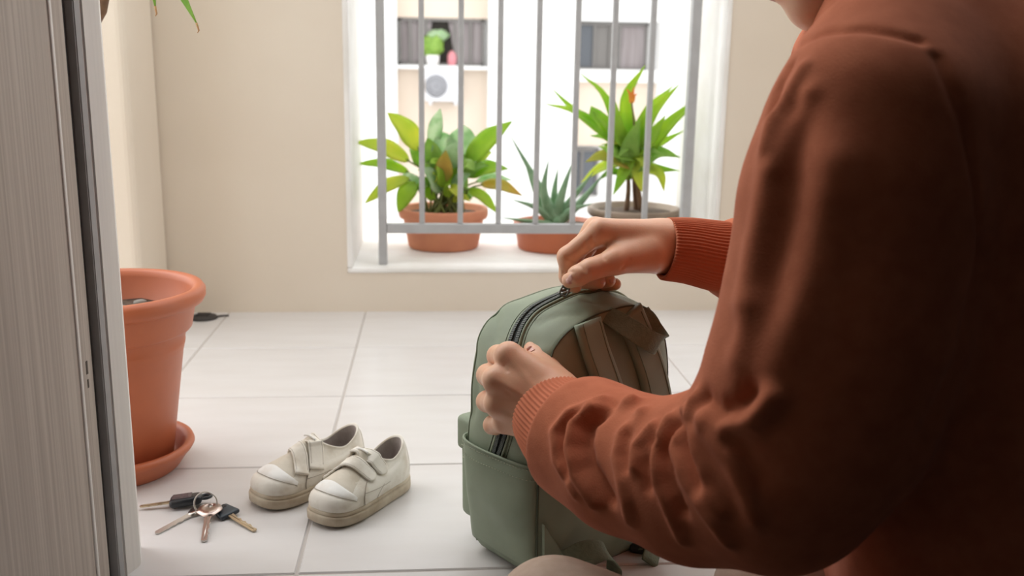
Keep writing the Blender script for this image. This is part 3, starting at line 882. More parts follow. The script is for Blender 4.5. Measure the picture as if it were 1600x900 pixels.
# ------------------------------------------------------------------ child's shoes
def make_shoe(name, label, toe, heel, my):
    """toe, heel: floor points; my = 1 left shoe (outer side -y), -1 right shoe."""
    toe = np.array(toe[:2]); heel = np.array(heel[:2])
    d = heel - toe
    Ls = float(np.linalg.norm(d)); k = Ls / 0.172
    root = thing(name, label, 'shoe', (toe[0], toe[1], 0), math.atan2(d[1], d[0]), "child's strap shoes on the floor tiles")
    # footprint at equal angle steps, toe = 0, -y (outer) side first
    fp = np.array([(0.000, 0.000), (0.004, -0.020), (0.018, -0.0325), (0.044, -0.0375), (0.080, -0.0355), (0.115, -0.0315), (0.145, -0.0285), (0.164, -0.020),
                   (0.172, 0.000), (0.164, 0.019), (0.145, 0.0265), (0.115, 0.0275), (0.080, 0.0300), (0.044, 0.0340), (0.018, 0.0295), (0.004, 0.0180)]) * k
    n = 96
    F = spline(fp, n, True)
    cen = np.array((0.085 * k, -0.002 * k))
    def loop(off, z, lift=0.0):
        T = np.roll(F, -1, 0) - np.roll(F, 1, 0)
        T /= np.linalg.norm(T, axis=1)[:, None]
        N = np.stack([T[:, 1], -T[:, 0]], 1)
        N *= np.sign((N * (F - cen)).sum(1))[:, None]
        xy = F + N * off
        zz = np.full(n, z) + lift * np.clip(1 - F[:, 0] / (0.035 * k), 0, 1) ** 2
        return np.column_stack([xy, zz])
    def loft(loops, cap0=True, cap1=True):
        vs = np.concatenate(loops); fs = []
        m = len(loops[0])
        for i in range(len(loops) - 1):
            for j in range(m):
                fs.append((i * m + j, i * m + (j + 1) % m, (i + 1) * m + (j + 1) % m, (i + 1) * m + j))
        if cap0: fs.append(tuple(range(m)))
        if cap1: fs.append(tuple(range((len(loops) - 1) * m, len(loops) * m)))
        return vs, fs
    def put(nm, vs, fs, m, par=root):
        vs = np.array(vs, float) * np.array((1, my, 1))
        return mesh_obj(nm, vs, fs, m, par)
    tz = 0.003; q8 = 0.82
    v, f = loft([loop(o_, z_ * q8, tz) for o_, z_ in ((-0.004, 0.0), (-0.001, 0.0012), (0.0006, 0.004), (0.0009, 0.0125), (0.0007, 0.0168), (-0.0003, 0.0174),
                 (-0.0003, 0.0180), (0.0006, 0.0186), (0.0004, 0.0222), (-0.0012, 0.0236), (-0.006, 0.0238))])
    put('sole', v, f, M['sole'])
    # toe bumper: thicker band around the front of the sole
    idx = [i for i in range(n) if F[i, 0] < 0.052 * k]
    idx = sorted(idx, key=lambda i: (i + n // 2) % n)
    rows = [loop(o_, z_ * q8, tz) for o_, z_ in ((0.0004, 0.003), (0.0022, 0.0045), (0.0024, 0.0150), (0.0020, 0.0164), (0.0004, 0.0170))]
    vs = np.concatenate([r[idx] for r in rows]); m = len(idx); fs = []
    for i in range(len(rows) - 1):
        for j in range(m - 1):
            fs.append((i * m + j, i * m + j + 1, (i + 1) * m + j + 1, (i + 1) * m + j))
    put('toe_bumper', vs, fs, M['sole'])
    # upper: from the sole edge to the collar
    ang = np.zeros(n)
    seg = np.linalg.norm(np.roll(F, -1, 0) - F, axis=1)
    # collar loop points follow the same order
    top_heel = int(np.argmax(F[:, 0]))
    ang[:top_heel + 1] = np.linspace(0, math.pi, top_heel + 1)
    ang[top_heel:] = np.linspace(math.pi, 2 * math.pi, n - top_heel + 1)[:-1]
    ca, sa = np.cos(ang), np.sin(ang)
    tf = (1 + ca) / 2                      # 1 at the toe column, 0 at the heel
    Cx = (0.1255 - 0.0405 * ca) * k
    Cy = -0.0235 * sa * k * (1 - 0.15 * tf)
    Cz = (0.0545 + 0.0195 * np.clip(ca, 0, 1) ** 1.9 + 0.0155 * np.clip(-ca, 0, 1) ** 1.5 - 0.002 * np.exp(-(ca + 0.15) ** 2 * 8)) * 0.96
    C = np.column_stack([Cx, Cy, Cz])
    B0 = loop(-0.0012, 0.0225 * q8, tz)
    outn = loop(1.0, 0.0)[:, :2] - loop(0.0, 0.0)[:, :2]
    P1 = B0 + np.column_stack([outn * (0.0035 + 0.001 * tf[:, None]), 0.012 + 0.014 * tf ** 1.5])
    P2 = C + np.column_stack([-0.042 * tf ** 2 * k, Cy * 0.35 * (1 - tf) * 0.6 + Cy * 0.25, -(0.012 + 0.013 * tf ** 2) * k])
    P2[:, 0] += 0.004 * (1 - tf) ** 2 * k
    ts = np.linspace(0, 1, 22)
    bz_ = lambda t: ((1 - t) ** 3) * B0 + 3 * t * (1 - t) ** 2 * P1 + 3 * t * t * (1 - t) * P2 + t ** 3 * C
    loops = [bz_(t) for t in ts]
    for t_i, lp in enumerate(loops):         # creases across the vamp and soft dents
        w = wob(lp, 60.0, 3) * 0.0009 * math.sin(math.pi * ts[t_i])
        cr = np.sin(lp[:, 0] / k * 420) * np.exp(-((lp[:, 0] / k - 0.048) / 0.012) ** 2) * 0.0006
        lp[:, 2] += w + cr
    mid_ = C * np.array((1, 1, 1))
    cc = np.array((0.1255 * k, 0, 0))
    def inset(P, s, dz):
        q = P.copy(); q[:, :2] = cc[:2] + (P[:, :2] - cc[:2]) * s; q[:, 2] += dz
        return q
    rim = [inset(C, 1.012, 0.0012), inset(C, 0.985, 0.0026), inset(C, 0.94, 0.0024), inset(C, 0.90, 0.0002)]
    v, f = loft(loops + rim, False, False)
    up = put('upper', v, f, M['shoe'])
    bvh = BVHTree.FromPolygons([Vector(p) for p in (np.concatenate(loops))], [q for q in f if max(q) < len(loops) * n])
    lin = [inset(C, 0.90, 0.0002), inset(C, 0.86, -0.006 * k), inset(C, 0.88, -0.016 * k)]
    flo = inset(C, 0.90, 0.0); flo[:, 2] = 0.026
    flo2 = flo.copy(); flo2[:, :2] = cc[:2] + (flo[:, :2] - cc[:2]) * 0.1
    v, f = loft(lin + [flo, flo2], False, True)
    put('lining', v, f, M['lining'])
    # overlays follow the upper, a little proud of it
    L3 = np.array(loops)
    def surf(a, t):
        """a: loop index (float, wraps), t: 0..1 up the upper; returns point and outward normal"""
        i = np.clip(t * 21, 0, 20.999); i0 = int(i); fi = i - i0
        j0 = int(math.floor(a)) % n; fj = a - math.floor(a); j1 = (j0 + 1) % n
        p = (1 - fi) * ((1 - fj) * L3[i0, j0] + fj * L3[i0, j1]) + fi * ((1 - fj) * L3[i0 + 1, j0] + fj * L3[i0 + 1, j1])
        du = L3[i0 + 1, j0] - L3[i0, j0]; dv = L3[i0, j1] - L3[i0, j0]
        nn = np.cross(dv, du); nn /= np.linalg.norm(nn) + 1e-12
        if nn @ (p - np.array((0.085 * k, 0, 0.0))) < 0: nn = -nn
        return p, nn
    def patch(nm, a0, a1, tlo, thi, off, m, na=30, nt_=8, par=root):
        vs, fs = [], []
        for q in range(na + 1):
            fa = q / na; a = a0 + (a1 - a0) * fa
            lo_, hi_ = tlo(fa), thi(fa)
            for r in range(nt_ + 1):
                p, nn = surf(a, lo_ + (hi_ - lo_) * r / nt_)
                e = min(1.0, 6 * min(fa, 1 - fa), 4 * min(r / nt_ + 0.0, 1 - r / nt_) + (0.0))
                vs.append(p + nn * (off * min(1.0, 0.15 + e)))
        for q in range(na):
            for r in range(nt_):
                b = q * (nt_ + 1) + r
                fs.append((b, b + 1, b + nt_ + 2, b + nt_ + 1))
        return put(nm, vs, fs, m, par)
    # white toe panel and the grubby toe guard under it
    patch('toe_guard', -14.5, 14.5, lambda u: 0.0, lambda u: 0.33 - 0.18 * abs(2 * u - 1) ** 2.2, 0.0011, M['shoe'])
    patch('toe_panel', -13, 13, lambda u: 0.335 - 0.16 * abs(2 * u - 1) ** 2.2, lambda u: 0.56 - 0.30 * abs(2 * u - 1) ** 2.0, 0.0009, M['shoe_white'])
    # side quarters, proud of the vamp
    for sgn in (1, -1):
        patch('quarter', sgn * 17.0, sgn * 40.0, lambda u: 0.0, lambda u: 0.70 + 0.25 * min(1, u * 1.6), 0.0010, M['shoe'], 30, 10)
    patch('heel_tab', top_heel - 5, top_heel + 5, lambda u: 0.15, lambda u: 0.97, 0.0016, M['shoe'], 14, 10)
    # tongue showing between the straps and above the throat
    vs, fs = [], []
    xs_ = np.linspace(0.046, 0.086, 13); ys_ = np.linspace(-0.013, 0.013, 9)
    for x in xs_:
        for y in ys_:
            h = bvh.ray_cast(Vector((x * k, y * k, 0.2)), Vector((0, 0, -1)))
            z = h[0].z if h[0] is not None else 0.07
            vs.append((x * k, y * k, z + 0.0007 + (0.0012 if x > 0.08 else 0)))
    for i in range(12):
        for j in range(8):
            fs.append((i * 9 + j, i * 9 + j + 1, i * 9 + j + 10, i * 9 + j + 9))
    tg = put('tongue', vs, fs, M['shoe_side'])
    v, f = tube([(0.0862 * k, y * k, 0.0735 - 18 * y * y) for y in np.linspace(-0.012, 0.012, 11)], 0.0014, 8)
    put('tongue_edge', v, f, M['shoe_white'], tg)
    # darker vamp behind the toe panel, and the seams
    patch('vamp', -10.5, 10.5, lambda u: 0.50 - 0.20 * abs(2 * u - 1) ** 2, lambda u: 0.90, 0.0006, M['shoe_side'])
    def seam(path, rad=0.0004):
        pp = [surf(a, t) for a, t in path]
        v, f = tube([p + nn * 0.0009 for p, nn in pp], rad, 5)
        put('seam', v, f, M['grubby'])
    seam([(a, 0.335 - 0.16 * abs(a / 13.0) ** 2.2) for a in np.linspace(-13, 13, 27)])
    for sgn in (1, -1):
        seam([(sgn * (17.0 - 5 * t), t) for t in np.linspace(0.02, 0.62, 14)], 0.0006)
        seam([(sgn * (23.0 + 2 * t), t) for t in np.linspace(0.02, 0.40, 10)], 0.00035)
        seam([(sgn * (17.0 + 12 * t - 5 * 0.3), 0.30 + 0.05 * t) for t in np.linspace(0, 1, 10)], 0.00035)
    # two hook straps: sewn low on the inner side, over the top, rounded tip on the outer side
    for xs, wd, th1, sl_ in ((0.0500, 0.0200, 150, 0.030), (0.0740, 0.0215, 148, 0.030)):
        pts, nrm_ = [], []
        for th in np.linspace(24, th1, 40):
            x = (xs + sl_ * (th - 24) / 126) * k
            dr_ = Vector((0, math.cos(math.radians(th)), math.sin(math.radians(th))))
            h = bvh.ray_cast(Vector((x, 0, 0.026)), dr_)
            if h[0] is None: continue
            nn = np.array(h[1]); nn = nn if nn @ np.array(dr_) > 0 else -nn
            lift = 0.0022 + 0.0016 * math.exp(-((th - 85) / 25) ** 2)
            pts.append(np.array(h[0]) + nn * lift); nrm_.append(nn)
        pts = spline(pts, 30)
        sidev = np.zeros((30, 3))
        for i in range(30):
            c0, c1 = pts[max(i - 1, 0)], pts[min(i + 1, 29)]
            T = (c1 - c0) / np.linalg.norm(c1 - c0)
            j = min(int(i / 29 * (len(nrm_) - 1)), len(nrm_) - 1)
            sidev[i] = np.cross(T, nrm_[j])
        w = np.full(30, wd * k)
        tt = np.linspace(0, 1, 30)
        e = np.clip((tt - 0.88) / 0.12, 0, 1)
        w *= np.sqrt(np.clip(1 - e ** 2.4, 0.03, 1))
        v, f = ribbon(pts, sidev, w, 0.0030)
        st = put('strap', v, f, M['shoe'])
        for q in (-1, 1):                    # stitching along both edges
            sp = []
            for i in range(2, 28):
                s_ = sidev[i] / np.linalg.norm(sidev[i])
                c0, c1 = pts[i - 1], pts[i + 1]
                T = (c1 - c0) / np.linalg.norm(c1 - c0)
                nn = np.cross(T, s_); nn = nn if nn[2] > 0 else -nn
                sp.append(pts[i] + s_ * q * (w[i] / 2 - 0.0022) + nn * 0.0015)
            v, f = tube(sp, 0.00025, 4)
            put('stitching', v, f, M['grubby'], st)
    return root

M['grubby'] = mat('thread_beige', (0.36, 0.31, 0.25), 0.9)
make_shoe('strap_shoe', "child's grubby white shoe lying nearer the backpack, strap tips toward the viewer", ((-0.1370, 1.0800, 0.0000), (-0.0375, 1.2030, 0.0000))[0], ((-0.1370, 1.0800, 0.0000), (-0.0375, 1.2030, 0.0000))[1], 1)
make_shoe('strap_shoe', "child's grubby white shoe lying nearer the keys, half behind its mate", ((-0.2170, 1.1330, 0.0000), (-0.0970, 1.2470, 0.0000))[0], ((-0.2170, 1.1330, 0.0000), (-0.0970, 1.2470, 0.0000))[1], -1)

# ------------------------------------------------------------------ keys on a ring
def plate(outline, th, hole=None, bev=0.0004):
    """flat plate from an outline with an optional round hole"""
    bm = bmesh.new()
    n = len(outline)
    if hole is None:
        vs = [bm.verts.new((x, y, -th / 2)) for x, y in outline]
        fc = bm.faces.new(vs)
        r = bmesh.ops.extrude_face_region(bm, geom=[fc])
        for v in r['geom']:
            if isinstance(v, bmesh.types.BMVert): v.co.z += th
    else:
        hx, hy, hr = hole
        O_, I_ = [], []
        for x, y in outline:
            a = math.atan2(y - hy, x - hx)
            O_.append((x, y)); I_.append((hx + hr * math.cos(a), hy + hr * math.sin(a)))
        V = [[bm.verts.new((x, y, z)) for x, y in ring] for ring, z in ((O_, -th / 2), (I_, -th / 2), (I_, th / 2), (O_, th / 2))]
        for r in range(4):
            for i in range(n):
                j = (i + 1) % n
                bm.faces.new((V[r][i], V[r][j], V[(r + 1) % 4][j], V[(r + 1) % 4][i]))
    if bev:
        bmesh.ops.recalc_face_normals(bm, faces=bm.faces)
        es = [e for e in bm.edges if len(e.link_faces) == 2 and e.calc_face_angle(0) > 1.0]
        bmesh.ops.bevel(bm, geom=es, offset=bev, segments=2, affect='EDGES')
    return bm

def blade_outline(x0, x1, w, seed):
    r = np.random.RandomState(seed)
    top = [(x0, w / 2)]
    m = 7
    for i in range(m):
        xa = x0 + (x1 - x0) * (0.22 + 0.68 * i / m)
        dz = r.uniform(0.0008, 0.0022)
        top += [(xa, w / 2 - (0.0003 if i % 2 else dz)), (xa + (x1 - x0) * 0.05, w / 2 - dz)]
    top += [(x1 - 0.002, w / 2 - 0.0012), (x1, 0.0), (x1 - 0.002, -w / 2 + 0.0005), (x0, -w / 2)]
    return top

def key(name, label, bow, tip, z0, z1, bow_r, bow_m, blade_m, kind, seed, roll=0.0):
    bow = np.array(bow[:2]); tip = np.array(tip[:2])
    d = tip - bow; L = float(np.linalg.norm(d))
    root = thing(name, label, 'key', (bow[0], bow[1], z0), math.atan2(d[1], d[0]), 'keys on one ring')
    pitch = math.atan2(z0 - z1, L)
    root.rotation_euler = Matrix.Rotation(math.atan2(d[1], d[0]), 3, 'Z').to_4x4().to_3x3() .to_euler() if False else (roll, pitch, math.atan2(d[1], d[0]))
    if kind == 'car':
        bm = bmesh.new()
        add_box(bm, (-0.019, -0.0125, -0.0055), (0.020, 0.0125, 0.0055), 0.0048, 4)
        for v in bm.verts:
            v.co.y *= 1 - 0.22 * max(0, -v.co.x / 0.019)
        bow_o = bm_obj('key_head', bm, bow_m, root, True)
        bm = bmesh.new(); add_box(bm, (-0.007, -0.0085, 0.0050), (0.0165, 0.0085, 0.0064), 0.0006, 2)
        bm_obj('button_pad', bm, M['fob_pad'], bow_o, False)
        for k in range(2):
            bm = bmesh.new(); add_box(bm, (-0.004 + k * 0.010, -0.006, 0.0062), (0.003 + k * 0.010, 0.006, 0.0069), 0.0004, 1)
            bm_obj('button', bm, M['fob_pad'], bow_o, False)
        v, f = tube([(-0.0235 + 0.0065 * math.cos(a), 0.0065 * math.sin(a), 0.001) for a in np.linspace(0, 2 * math.pi, 25)], 0.0022, 8, False)
        mesh_obj('loop', v, f, bow_m, bow_o)
        bx0 = 0.019
    elif kind == 'round':
        out = [(bow_r * math.cos(a) * (1.0 + 0.10 * math.cos(3 * a)), bow_r * math.sin(a) * (1.0 + 0.06 * math.cos(4 * a))) for a in np.linspace(0, 2 * math.pi, 40, endpoint=False)]
        bow_o = bm_obj('bow', plate(out, 0.0024, (-bow_r * 0.52, 0, 0.0036)), bow_m, root, True)
        v, f = tube([(bow_r * 0.55 * math.cos(a) + 0.001, bow_r * 0.62 * math.sin(a), 0.0013) for a in np.linspace(-1.5, 1.5, 15)], 0.0005, 5)
        mesh_obj('rim', v, f, bow_m, bow_o)
        bx0 = bow_r * 0.85
    elif kind == 'slim':
        out = [(0.016 * math.cos(a) * (1 if math.cos(a) < 0 else 1.15), 0.0085 * math.sin(a)) for a in np.linspace(0, 2 * math.pi, 40, endpoint=False)]
        bow_o = bm_obj('bow', plate(out, 0.0024, (-0.009, 0, 0.0034)), bow_m, root, True)
        bx0 = 0.014
    else:
        bm = bmesh.new()
        add_box(bm, (-0.013, -0.0125, -0.0032), (0.013, 0.0125, 0.0032), 0.0028, 3)
        for v in bm.verts:
            v.co.y *= 0.78 + 0.30 * (v.co.x + 0.013) / 0.026
        bow_o = bm_obj('key_head', bm, bow_m, root, True)
        bm = bmesh.new(); add_box(bm, (-0.0115, -0.006, 0.0026), (-0.0045, 0.006, 0.0036), 0.0004, 1)
        bm_obj('slot', bm, M['rubber'], bow_o)
        bx0 = 0.0125
    w = 0.0078 if kind != 'round' else 0.0088
    bl = bm_obj('blade', plate(blade_outline(bx0, L, w, seed), 0.0021, None, 0.0003), blade_m, root, False)
    for s in (() if kind == 'slim' else (-1, 1)):   # milled groove edges along the blade
        v, f = tube([(bx0 + 0.001, -0.0004, s * 0.00105), (L - 0.004, -0.0004, s * 0.00105)], 0.00055, 5)
        mesh_obj('groove', v, f, blade_m, bl)
    return root

key('key', 'key with a thick black car remote head and slim blade pointing at the door frame', ((-0.3056, 1.1440, 0.0000), (-0.3611, 1.1359, 0.0000))[0], ((-0.3056, 1.1440, 0.0000), (-0.3611, 1.1359, 0.0000))[1], 0.0085, 0.0045, 0.0, M['fob'], M['brass'], 'car', 1, 0.08)
key('key', 'slim all steel key lying half under the black car key head', ((-0.2852, 1.1269, 0.0000), (-0.3234, 1.0683, 0.0000))[0], ((-0.2852, 1.1269, 0.0000), (-0.3234, 1.0683, 0.0000))[1], 0.0030, 0.0016, 0.0, M['steel'], M['steel'], 'slim', 2, -0.25)
key('key', 'key with a wide coppery bow pointing toward the viewer', ((-0.2700, 1.1104, 0.0000), (-0.2622, 1.0447, 0.0000))[0], ((-0.2700, 1.1104, 0.0000), (-0.2622, 1.0447, 0.0000))[1], 0.0105, 0.0020, 0.0145, M['copper_steel'], M['steel'], 'round', 3, 0.05)
key('key', 'key with a dark blue plastic head pointing at the shoes', ((-0.2528, 1.1164, 0.0000), (-0.2074, 1.0687, 0.0000))[0], ((-0.2528, 1.1164, 0.0000), (-0.2074, 1.0687, 0.0000))[1], 0.0050, 0.0022, 0.0, M['navy'], M['brass'], 'square', 4, 0.12)
rc = (-0.2770, 1.1212, 0.0000)
rg = thing('key_ring', 'round steel split ring standing up and holding the keys', 'key ring', (rc[0], rc[1], 0.0))
for k, (off, rr) in enumerate(((0.0, 0.0138), (0.0011, 0.0136))):
    pts = []
    for a in np.linspace(0, 2 * math.pi, 49):
        pts.append((rr * math.cos(a), off + 0.30 * rr * math.sin(a), 0.0142 + rr * math.sin(a) * 0.95))
    v, f = tube(pts, 0.00085, 8, False)
    mesh_obj('coil', v, f, M['steel'], rg)

# ------------------------------------------------------------------ backpack
A35 = math.radians(35)
bu = np.array((math.cos(A35), math.sin(A35), 0)); bv = np.array((-math.sin(A35), math.cos(A35), 0)); bk = np.array((0, 0, 1.0))
BS = np.array((0.112, 0.920, 0.0))
bag = thing('backpack', 'small sage green school backpack standing upright on the tiles while its zip is opened', 'backpack', tuple(BS), 0.0)
DEP = 0.122
OUT = [(0.022, 0.002), (0.006, 0.010), (0.000, 0.028), (-0.002, 0.07), (-0.001, 0.12), (-0.001, 0.19), (0.002, 0.228), (0.012, 0.258), (0.032, 0.279), (0.062, 0.2895), (0.10, 0.2945),
       (0.14, 0.2915), (0.166, 0.279), (0.183, 0.250), (0.192, 0.20), (0.197, 0.14), (0.199, 0.07), (0.197, 0.028), (0.190, 0.010), (0.176, 0.002), (0.10, 0.001)]
MB_ = 200
OL = spline(OUT, MB_, True)
oc = np.array((0.098, 0.14))
oT = np.roll(OL, -1, 0) - np.roll(OL, 1, 0); oT /= np.linalg.norm(oT, axis=1)[:, None]
oN = np.stack([-oT[:, 1], oT[:, 0]], 1)
oN *= np.sign((oN * (OL - oc)).sum(1))[:, None]
def bag_w(u, z, v):
    """bag coordinates (along the back panel, up, toward the front pocket) to local metres"""
    return bu * u + bk * z + bv * v
def puff(v):
    return 0.010 * math.sin(math.pi * min(max(v / DEP, 0), 1)) ** 0.8
LEAN = 0.03
def gus(i, v, off=0.0):
    """point on the gusset: outline index i (float), v across; local to the bag"""
    i = i % MB_; j = int(i); t = i - j
    p = OL[j] * (1 - t) + OL[(j + 1) % MB_] * t
    nn = oN[j] * (1 - t) + oN[(j + 1) % MB_] * t
    top = min(max((p[1] - 0.02) / 0.06, 0), 1)
    ed = max(0.0, v - (DEP - 0.016)) / 0.016
    rnd = 0.014 * (1 - math.sqrt(max(0.0, 1 - min(ed, 1) ** 2)))
    q = p + nn * (puff(v) * top + off - rnd)
    z = max(q[1], 0.001)
    return bag_w(q[0], z, v)
rings = []
for sc_, vv in ((0.02, -0.016), (0.3, -0.016), (0.55, -0.013), (0.75, -0.009), (0.88, -0.0055), (0.955, -0.003), (0.985, -0.0005)):
    q = oc + (OL - oc) * sc_
    rings.append(np.array([bag_w(a, max(b, 0.001), vv) for a, b in q]))
for vv in np.linspace(0.0, DEP, 26):
    rings.append(np.array([gus(i, vv) for i in range(MB_)]))
for sc_, vv in ((0.86, DEP + 0.003), (0.75, DEP + 0.008), (0.5, DEP + 0.013), (0.02, DEP + 0.015)):
    q = oc + (OL - oc) * sc_
    rings.append(np.array([bag_w(a, max(b, 0.001), vv) for a, b in q]))
V = np.concatenate(rings); fs = []
for r in range(len(rings) - 1):
    for j in range(MB_):
        fs.append((r * MB_ + j, r * MB_ + (j + 1) % MB_, (r + 1) * MB_ + (j + 1) % MB_, (r + 1) * MB_ + j))
fs.append(tuple(range(MB_))); fs.append(tuple(range((len(rings) - 1) * MB_, len(rings) * MB_)))
iz0 = lambda u, z: int(np.argmin(np.linalg.norm(OL - np.array((u, z)), axis=1)))
BAGFOLDS = [([(0.030, 0.279, 0.112), (0.018, 0.268, 0.092), (0.010, 0.255, 0.080)], -0.0024, 0.006), ([(0.05, 0.287, 0.112), (0.030, 0.279, 0.096), (0.02, 0.27, 0.082)], 0.0012, 0.007),
            ([(0.0, 0.24, 0.110), (-0.001, 0.20, 0.095), (-0.001, 0.17, 0.105)], -0.0028, 0.008), ([(0.062, 0.2895, 0.012), (0.050, 0.287, 0.026), (0.03, 0.28, 0.034)], -0.0030, 0.006),
            ([(0.10, 0.2945, 0.010), (0.09, 0.2935, 0.030), (0.11, 0.294, 0.045)], -0.0022, 0.006), ([(0.012, 0.258, 0.010), (0.006, 0.24, 0.022), (0.002, 0.21, 0.030)], 0.0022, 0.007),
            ([(0.14, 0.2915, 0.012), (0.135, 0.292, 0.034)], -0.0025, 0.006)]
cenb = bag_w(0.098, 0.14, DEP / 2)
dirs = V - cenb; dirs /= np.linalg.norm(dirs, axis=1)[:, None]
amp = np.clip((V[:, 2] - 0.01) / 0.05, 0, 1)
V = V + dirs * ((wob(V, 38.0, 5) * 0.0028 + wob(V, 90.0, 6) * 0.0010) * amp)[:, None]
for zs, a_, w_ in BAGFOLDS:                    # soft creases in the cloth
    V = V + dirs * (a_ * np.exp(-(dpoly(V, [gus(iz0(u_, z_), v_) for u_, z_, v_ in zs]) / w_) ** 2))[:, None]
V[:, 2] = np.maximum(V[:, 2], 0.001)
body_bag = mesh_obj('bag_body', V, fs, M['bag'], bag)
bag_bvh = BVHTree.FromPolygons([Vector(p) for p in V], fs)
def snap(p, off):
    """onto the bag's surface, then out by off"""
    h = bag_bvh.find_nearest(Vector(p))
    q = np.array(h[0]); nn = np.array(h[1])
    if nn @ (q - cenb) < 0: nn = -nn
    return q + nn * off, nn
# find outline indices by position
iz = lambda u, z: int(np.argmin(np.linalg.norm(OL - np.array((u, z)), axis=1)))
i_zl, i_zt, i_end = iz(-0.001, 0.112), iz(0.085, 0.294), iz(0.190, 0.22)
stepi = 1 if (i_zt - i_zl) % MB_ < MB_ / 2 else -1
def path_i(a, b, n):
    d = ((b - a) * stepi) % MB_
    return [a + stepi * d * t for t in np.linspace(0, 1, n)]
# bindings along both seams
for vv, wr, mk in ((0.0005, 0.0010, 'bag_seam'), (DEP - 0.012, 0.0010, 'bag')):
    # from the left foot over the arch to the right foot
    pp = [snap(gus(i, vv), 0.0003)[0] for i in path_i(iz(0.006, 0.012), iz(0.190, 0.010), 110)]
    v, f = tube(pp, wr, 8)
    mesh_obj('seam_binding', v, f, M[mk], bag)
# zip: tape and dark gap, two rows of teeth, slider with pull, stitched edges
def VZ(i):
    z = np.interp(i % MB_, np.arange(MB_ + 1), np.append(OL[:, 1], OL[0, 1]))
    return 0.060 - 0.022 * math.sin(math.pi * min(1, max(0, (z - 0.125) / 0.165))) ** 1.2
zi_open = path_i(i_zl, i_zt, 64)
zi_all = path_i(i_zl, i_end, 110)
def strip(idx, va, vb, off, m, name, parent, na=4, th=None):
    vs, ff = [], []
    for i in idx:
        for q in range(na + 1):
            p, nn = snap(gus(i, VZ(i) + va + (vb - va) * q / na), off)
            vs.append(p)
    for a in range(len(idx) - 1):
        for q in range(na):
            b = a * (na + 1) + q
            ff.append((b, b + 1, b + na + 2, b + na + 1))
    o = mesh_obj(name, vs, ff, m, parent)
    s = o.modifiers.new('thickness', 'SOLIDIFY'); s.thickness = th or 0.0006
    return o
zt = strip(zi_open, -0.0075, 0.0075, 0.0010, M['zip_tape_shade'], 'zip_tape_shade', bag)  # near-black colour stands in for shade inside the open zip
strip(path_i(i_zt, i_end, 46), -0.006, 0.006, 0.0009, M['bag_seam'], 'zip_flap', bag)
for s in (-1, 1):                              # folded cloth edges on both sides of the zip
    pp = [snap(gus(i, VZ(i) + s * 0.0085), 0.0010)[0] for i in zi_all]
    v, f = tube(pp, 0.0016, 8)
    mesh_obj('zip_welt', v, f, M['bag'], bag)
    pp = [snap(gus(i, VZ(i) + s * 0.0135), 0.0002)[0] for i in zi_all]
    v, f = tube(pp, 0.0004, 5)
    mesh_obj('stitch_line', v, f, M['bag_seam'], bag)
nteeth = 120
for s in (-1, 1):
    bm = bmesh.new()
    ii = path_i(i_zl, i_zt, nteeth)
    for a, i in enumerate(ii):
        sp = 0.0022 + 0.0028 * math.sin(math.pi * min(1, a / nteeth * 1.0)) ** 0.7
        p, nn = snap(gus(i, VZ(i) + s * sp), 0.0021)
        t = np.array(gus(i + 0.4 * stepi, VZ(i + 0.4 * stepi))) - np.array(gus(i, VZ(i))); t /= np.linalg.norm(t)
        w_ = np.cross(nn, t); w_ /= np.linalg.norm(w_)
        mt = Matrix(((t[0], w_[0], nn[0], p[0]), (t[1], w_[1], nn[1], p[1]), (t[2], w_[2], nn[2], p[2]), (0, 0, 0, 1)))
        add_box(bm, (-0.0007, -0.0021, -0.0009), (0.0007, 0.0021, 0.0011), 0, 1, mt)
    tag(bm_obj('zip_teeth', bm, M['zip_teeth'], zt), kind='stuff')
p, nn = snap(gus(i_zt, VZ(i_zt)), 0.0030)
t = np.array(gus(i_zt + stepi, VZ(i_zt))) - np.array(gus(i_zt - stepi, VZ(i_zt))); t /= np.linalg.norm(t)
w_ = np.cross(nn, t)
mt = Matrix(((t[0], w_[0], nn[0], p[0]), (t[1], w_[1], nn[1], p[1]), (t[2], w_[2], nn[2], p[2]), (0, 0, 0, 1)))
bm = bmesh.new()
add_box(bm, (-0.007, -0.0048, -0.0018), (0.005, 0.0048, 0.0014), 0.0012, 2, mt)
add_box(bm, (-0.005, -0.0016, 0.0012), (0.003, 0.0016, 0.0040), 0.0010, 2, mt)
sl = bm_obj('zip_slider', bm, M['pull_metal'], bag, True)
# the pull tab: a flat loop drawn up between finger and thumb
pa = np.array(((0.1410, 0.9944, 0.3053), (0.1453, 0.9926, 0.3169))[0]) - BS; pb = np.array(((0.1410, 0.9944, 0.3053), (0.1453, 0.9926, 0.3169))[1]) - BS
ax_ = (pb - pa); Lp = np.linalg.norm(ax_); ax_ /= Lp
sd = np.cross(ax_, np.array((0.1374, 0.9651, -0.2230))); sd /= np.linalg.norm(sd)
pts = [pa + sd * 0.0026, pa + sd * 0.0040 + ax_ * 0.003, pa + sd * 0.0034 + ax_ * Lp, pb - sd * 0.0034, pa - sd * 0.0040 + ax_ * 0.003, pa - sd * 0.0026]
v1 = tube([pa - sd * 0.003, pa - sd * 0.0043 + ax_ * 0.0035, pa - sd * 0.0040 + ax_ * 0.010], 0.0011, 6)
v2 = tube([pa + sd * 0.003, pa + sd * 0.0043 + ax_ * 0.0035, pa + sd * 0.0040 + ax_ * 0.010], 0.0011, 6)
v3 = tube([pa - sd * 0.0032, pa, pa + sd * 0.0032], 0.0011, 6)
v4 = ribbon([pa + ax_ * 0.0085, pa + ax_ * 0.012, pb, pb + ax_ * 0.010], sd, 0.0092, 0.0016)
v, f = merge(v1, v2, v3, v4)
mesh_obj('zip_pull', v, f, M['pull_metal'], sl)
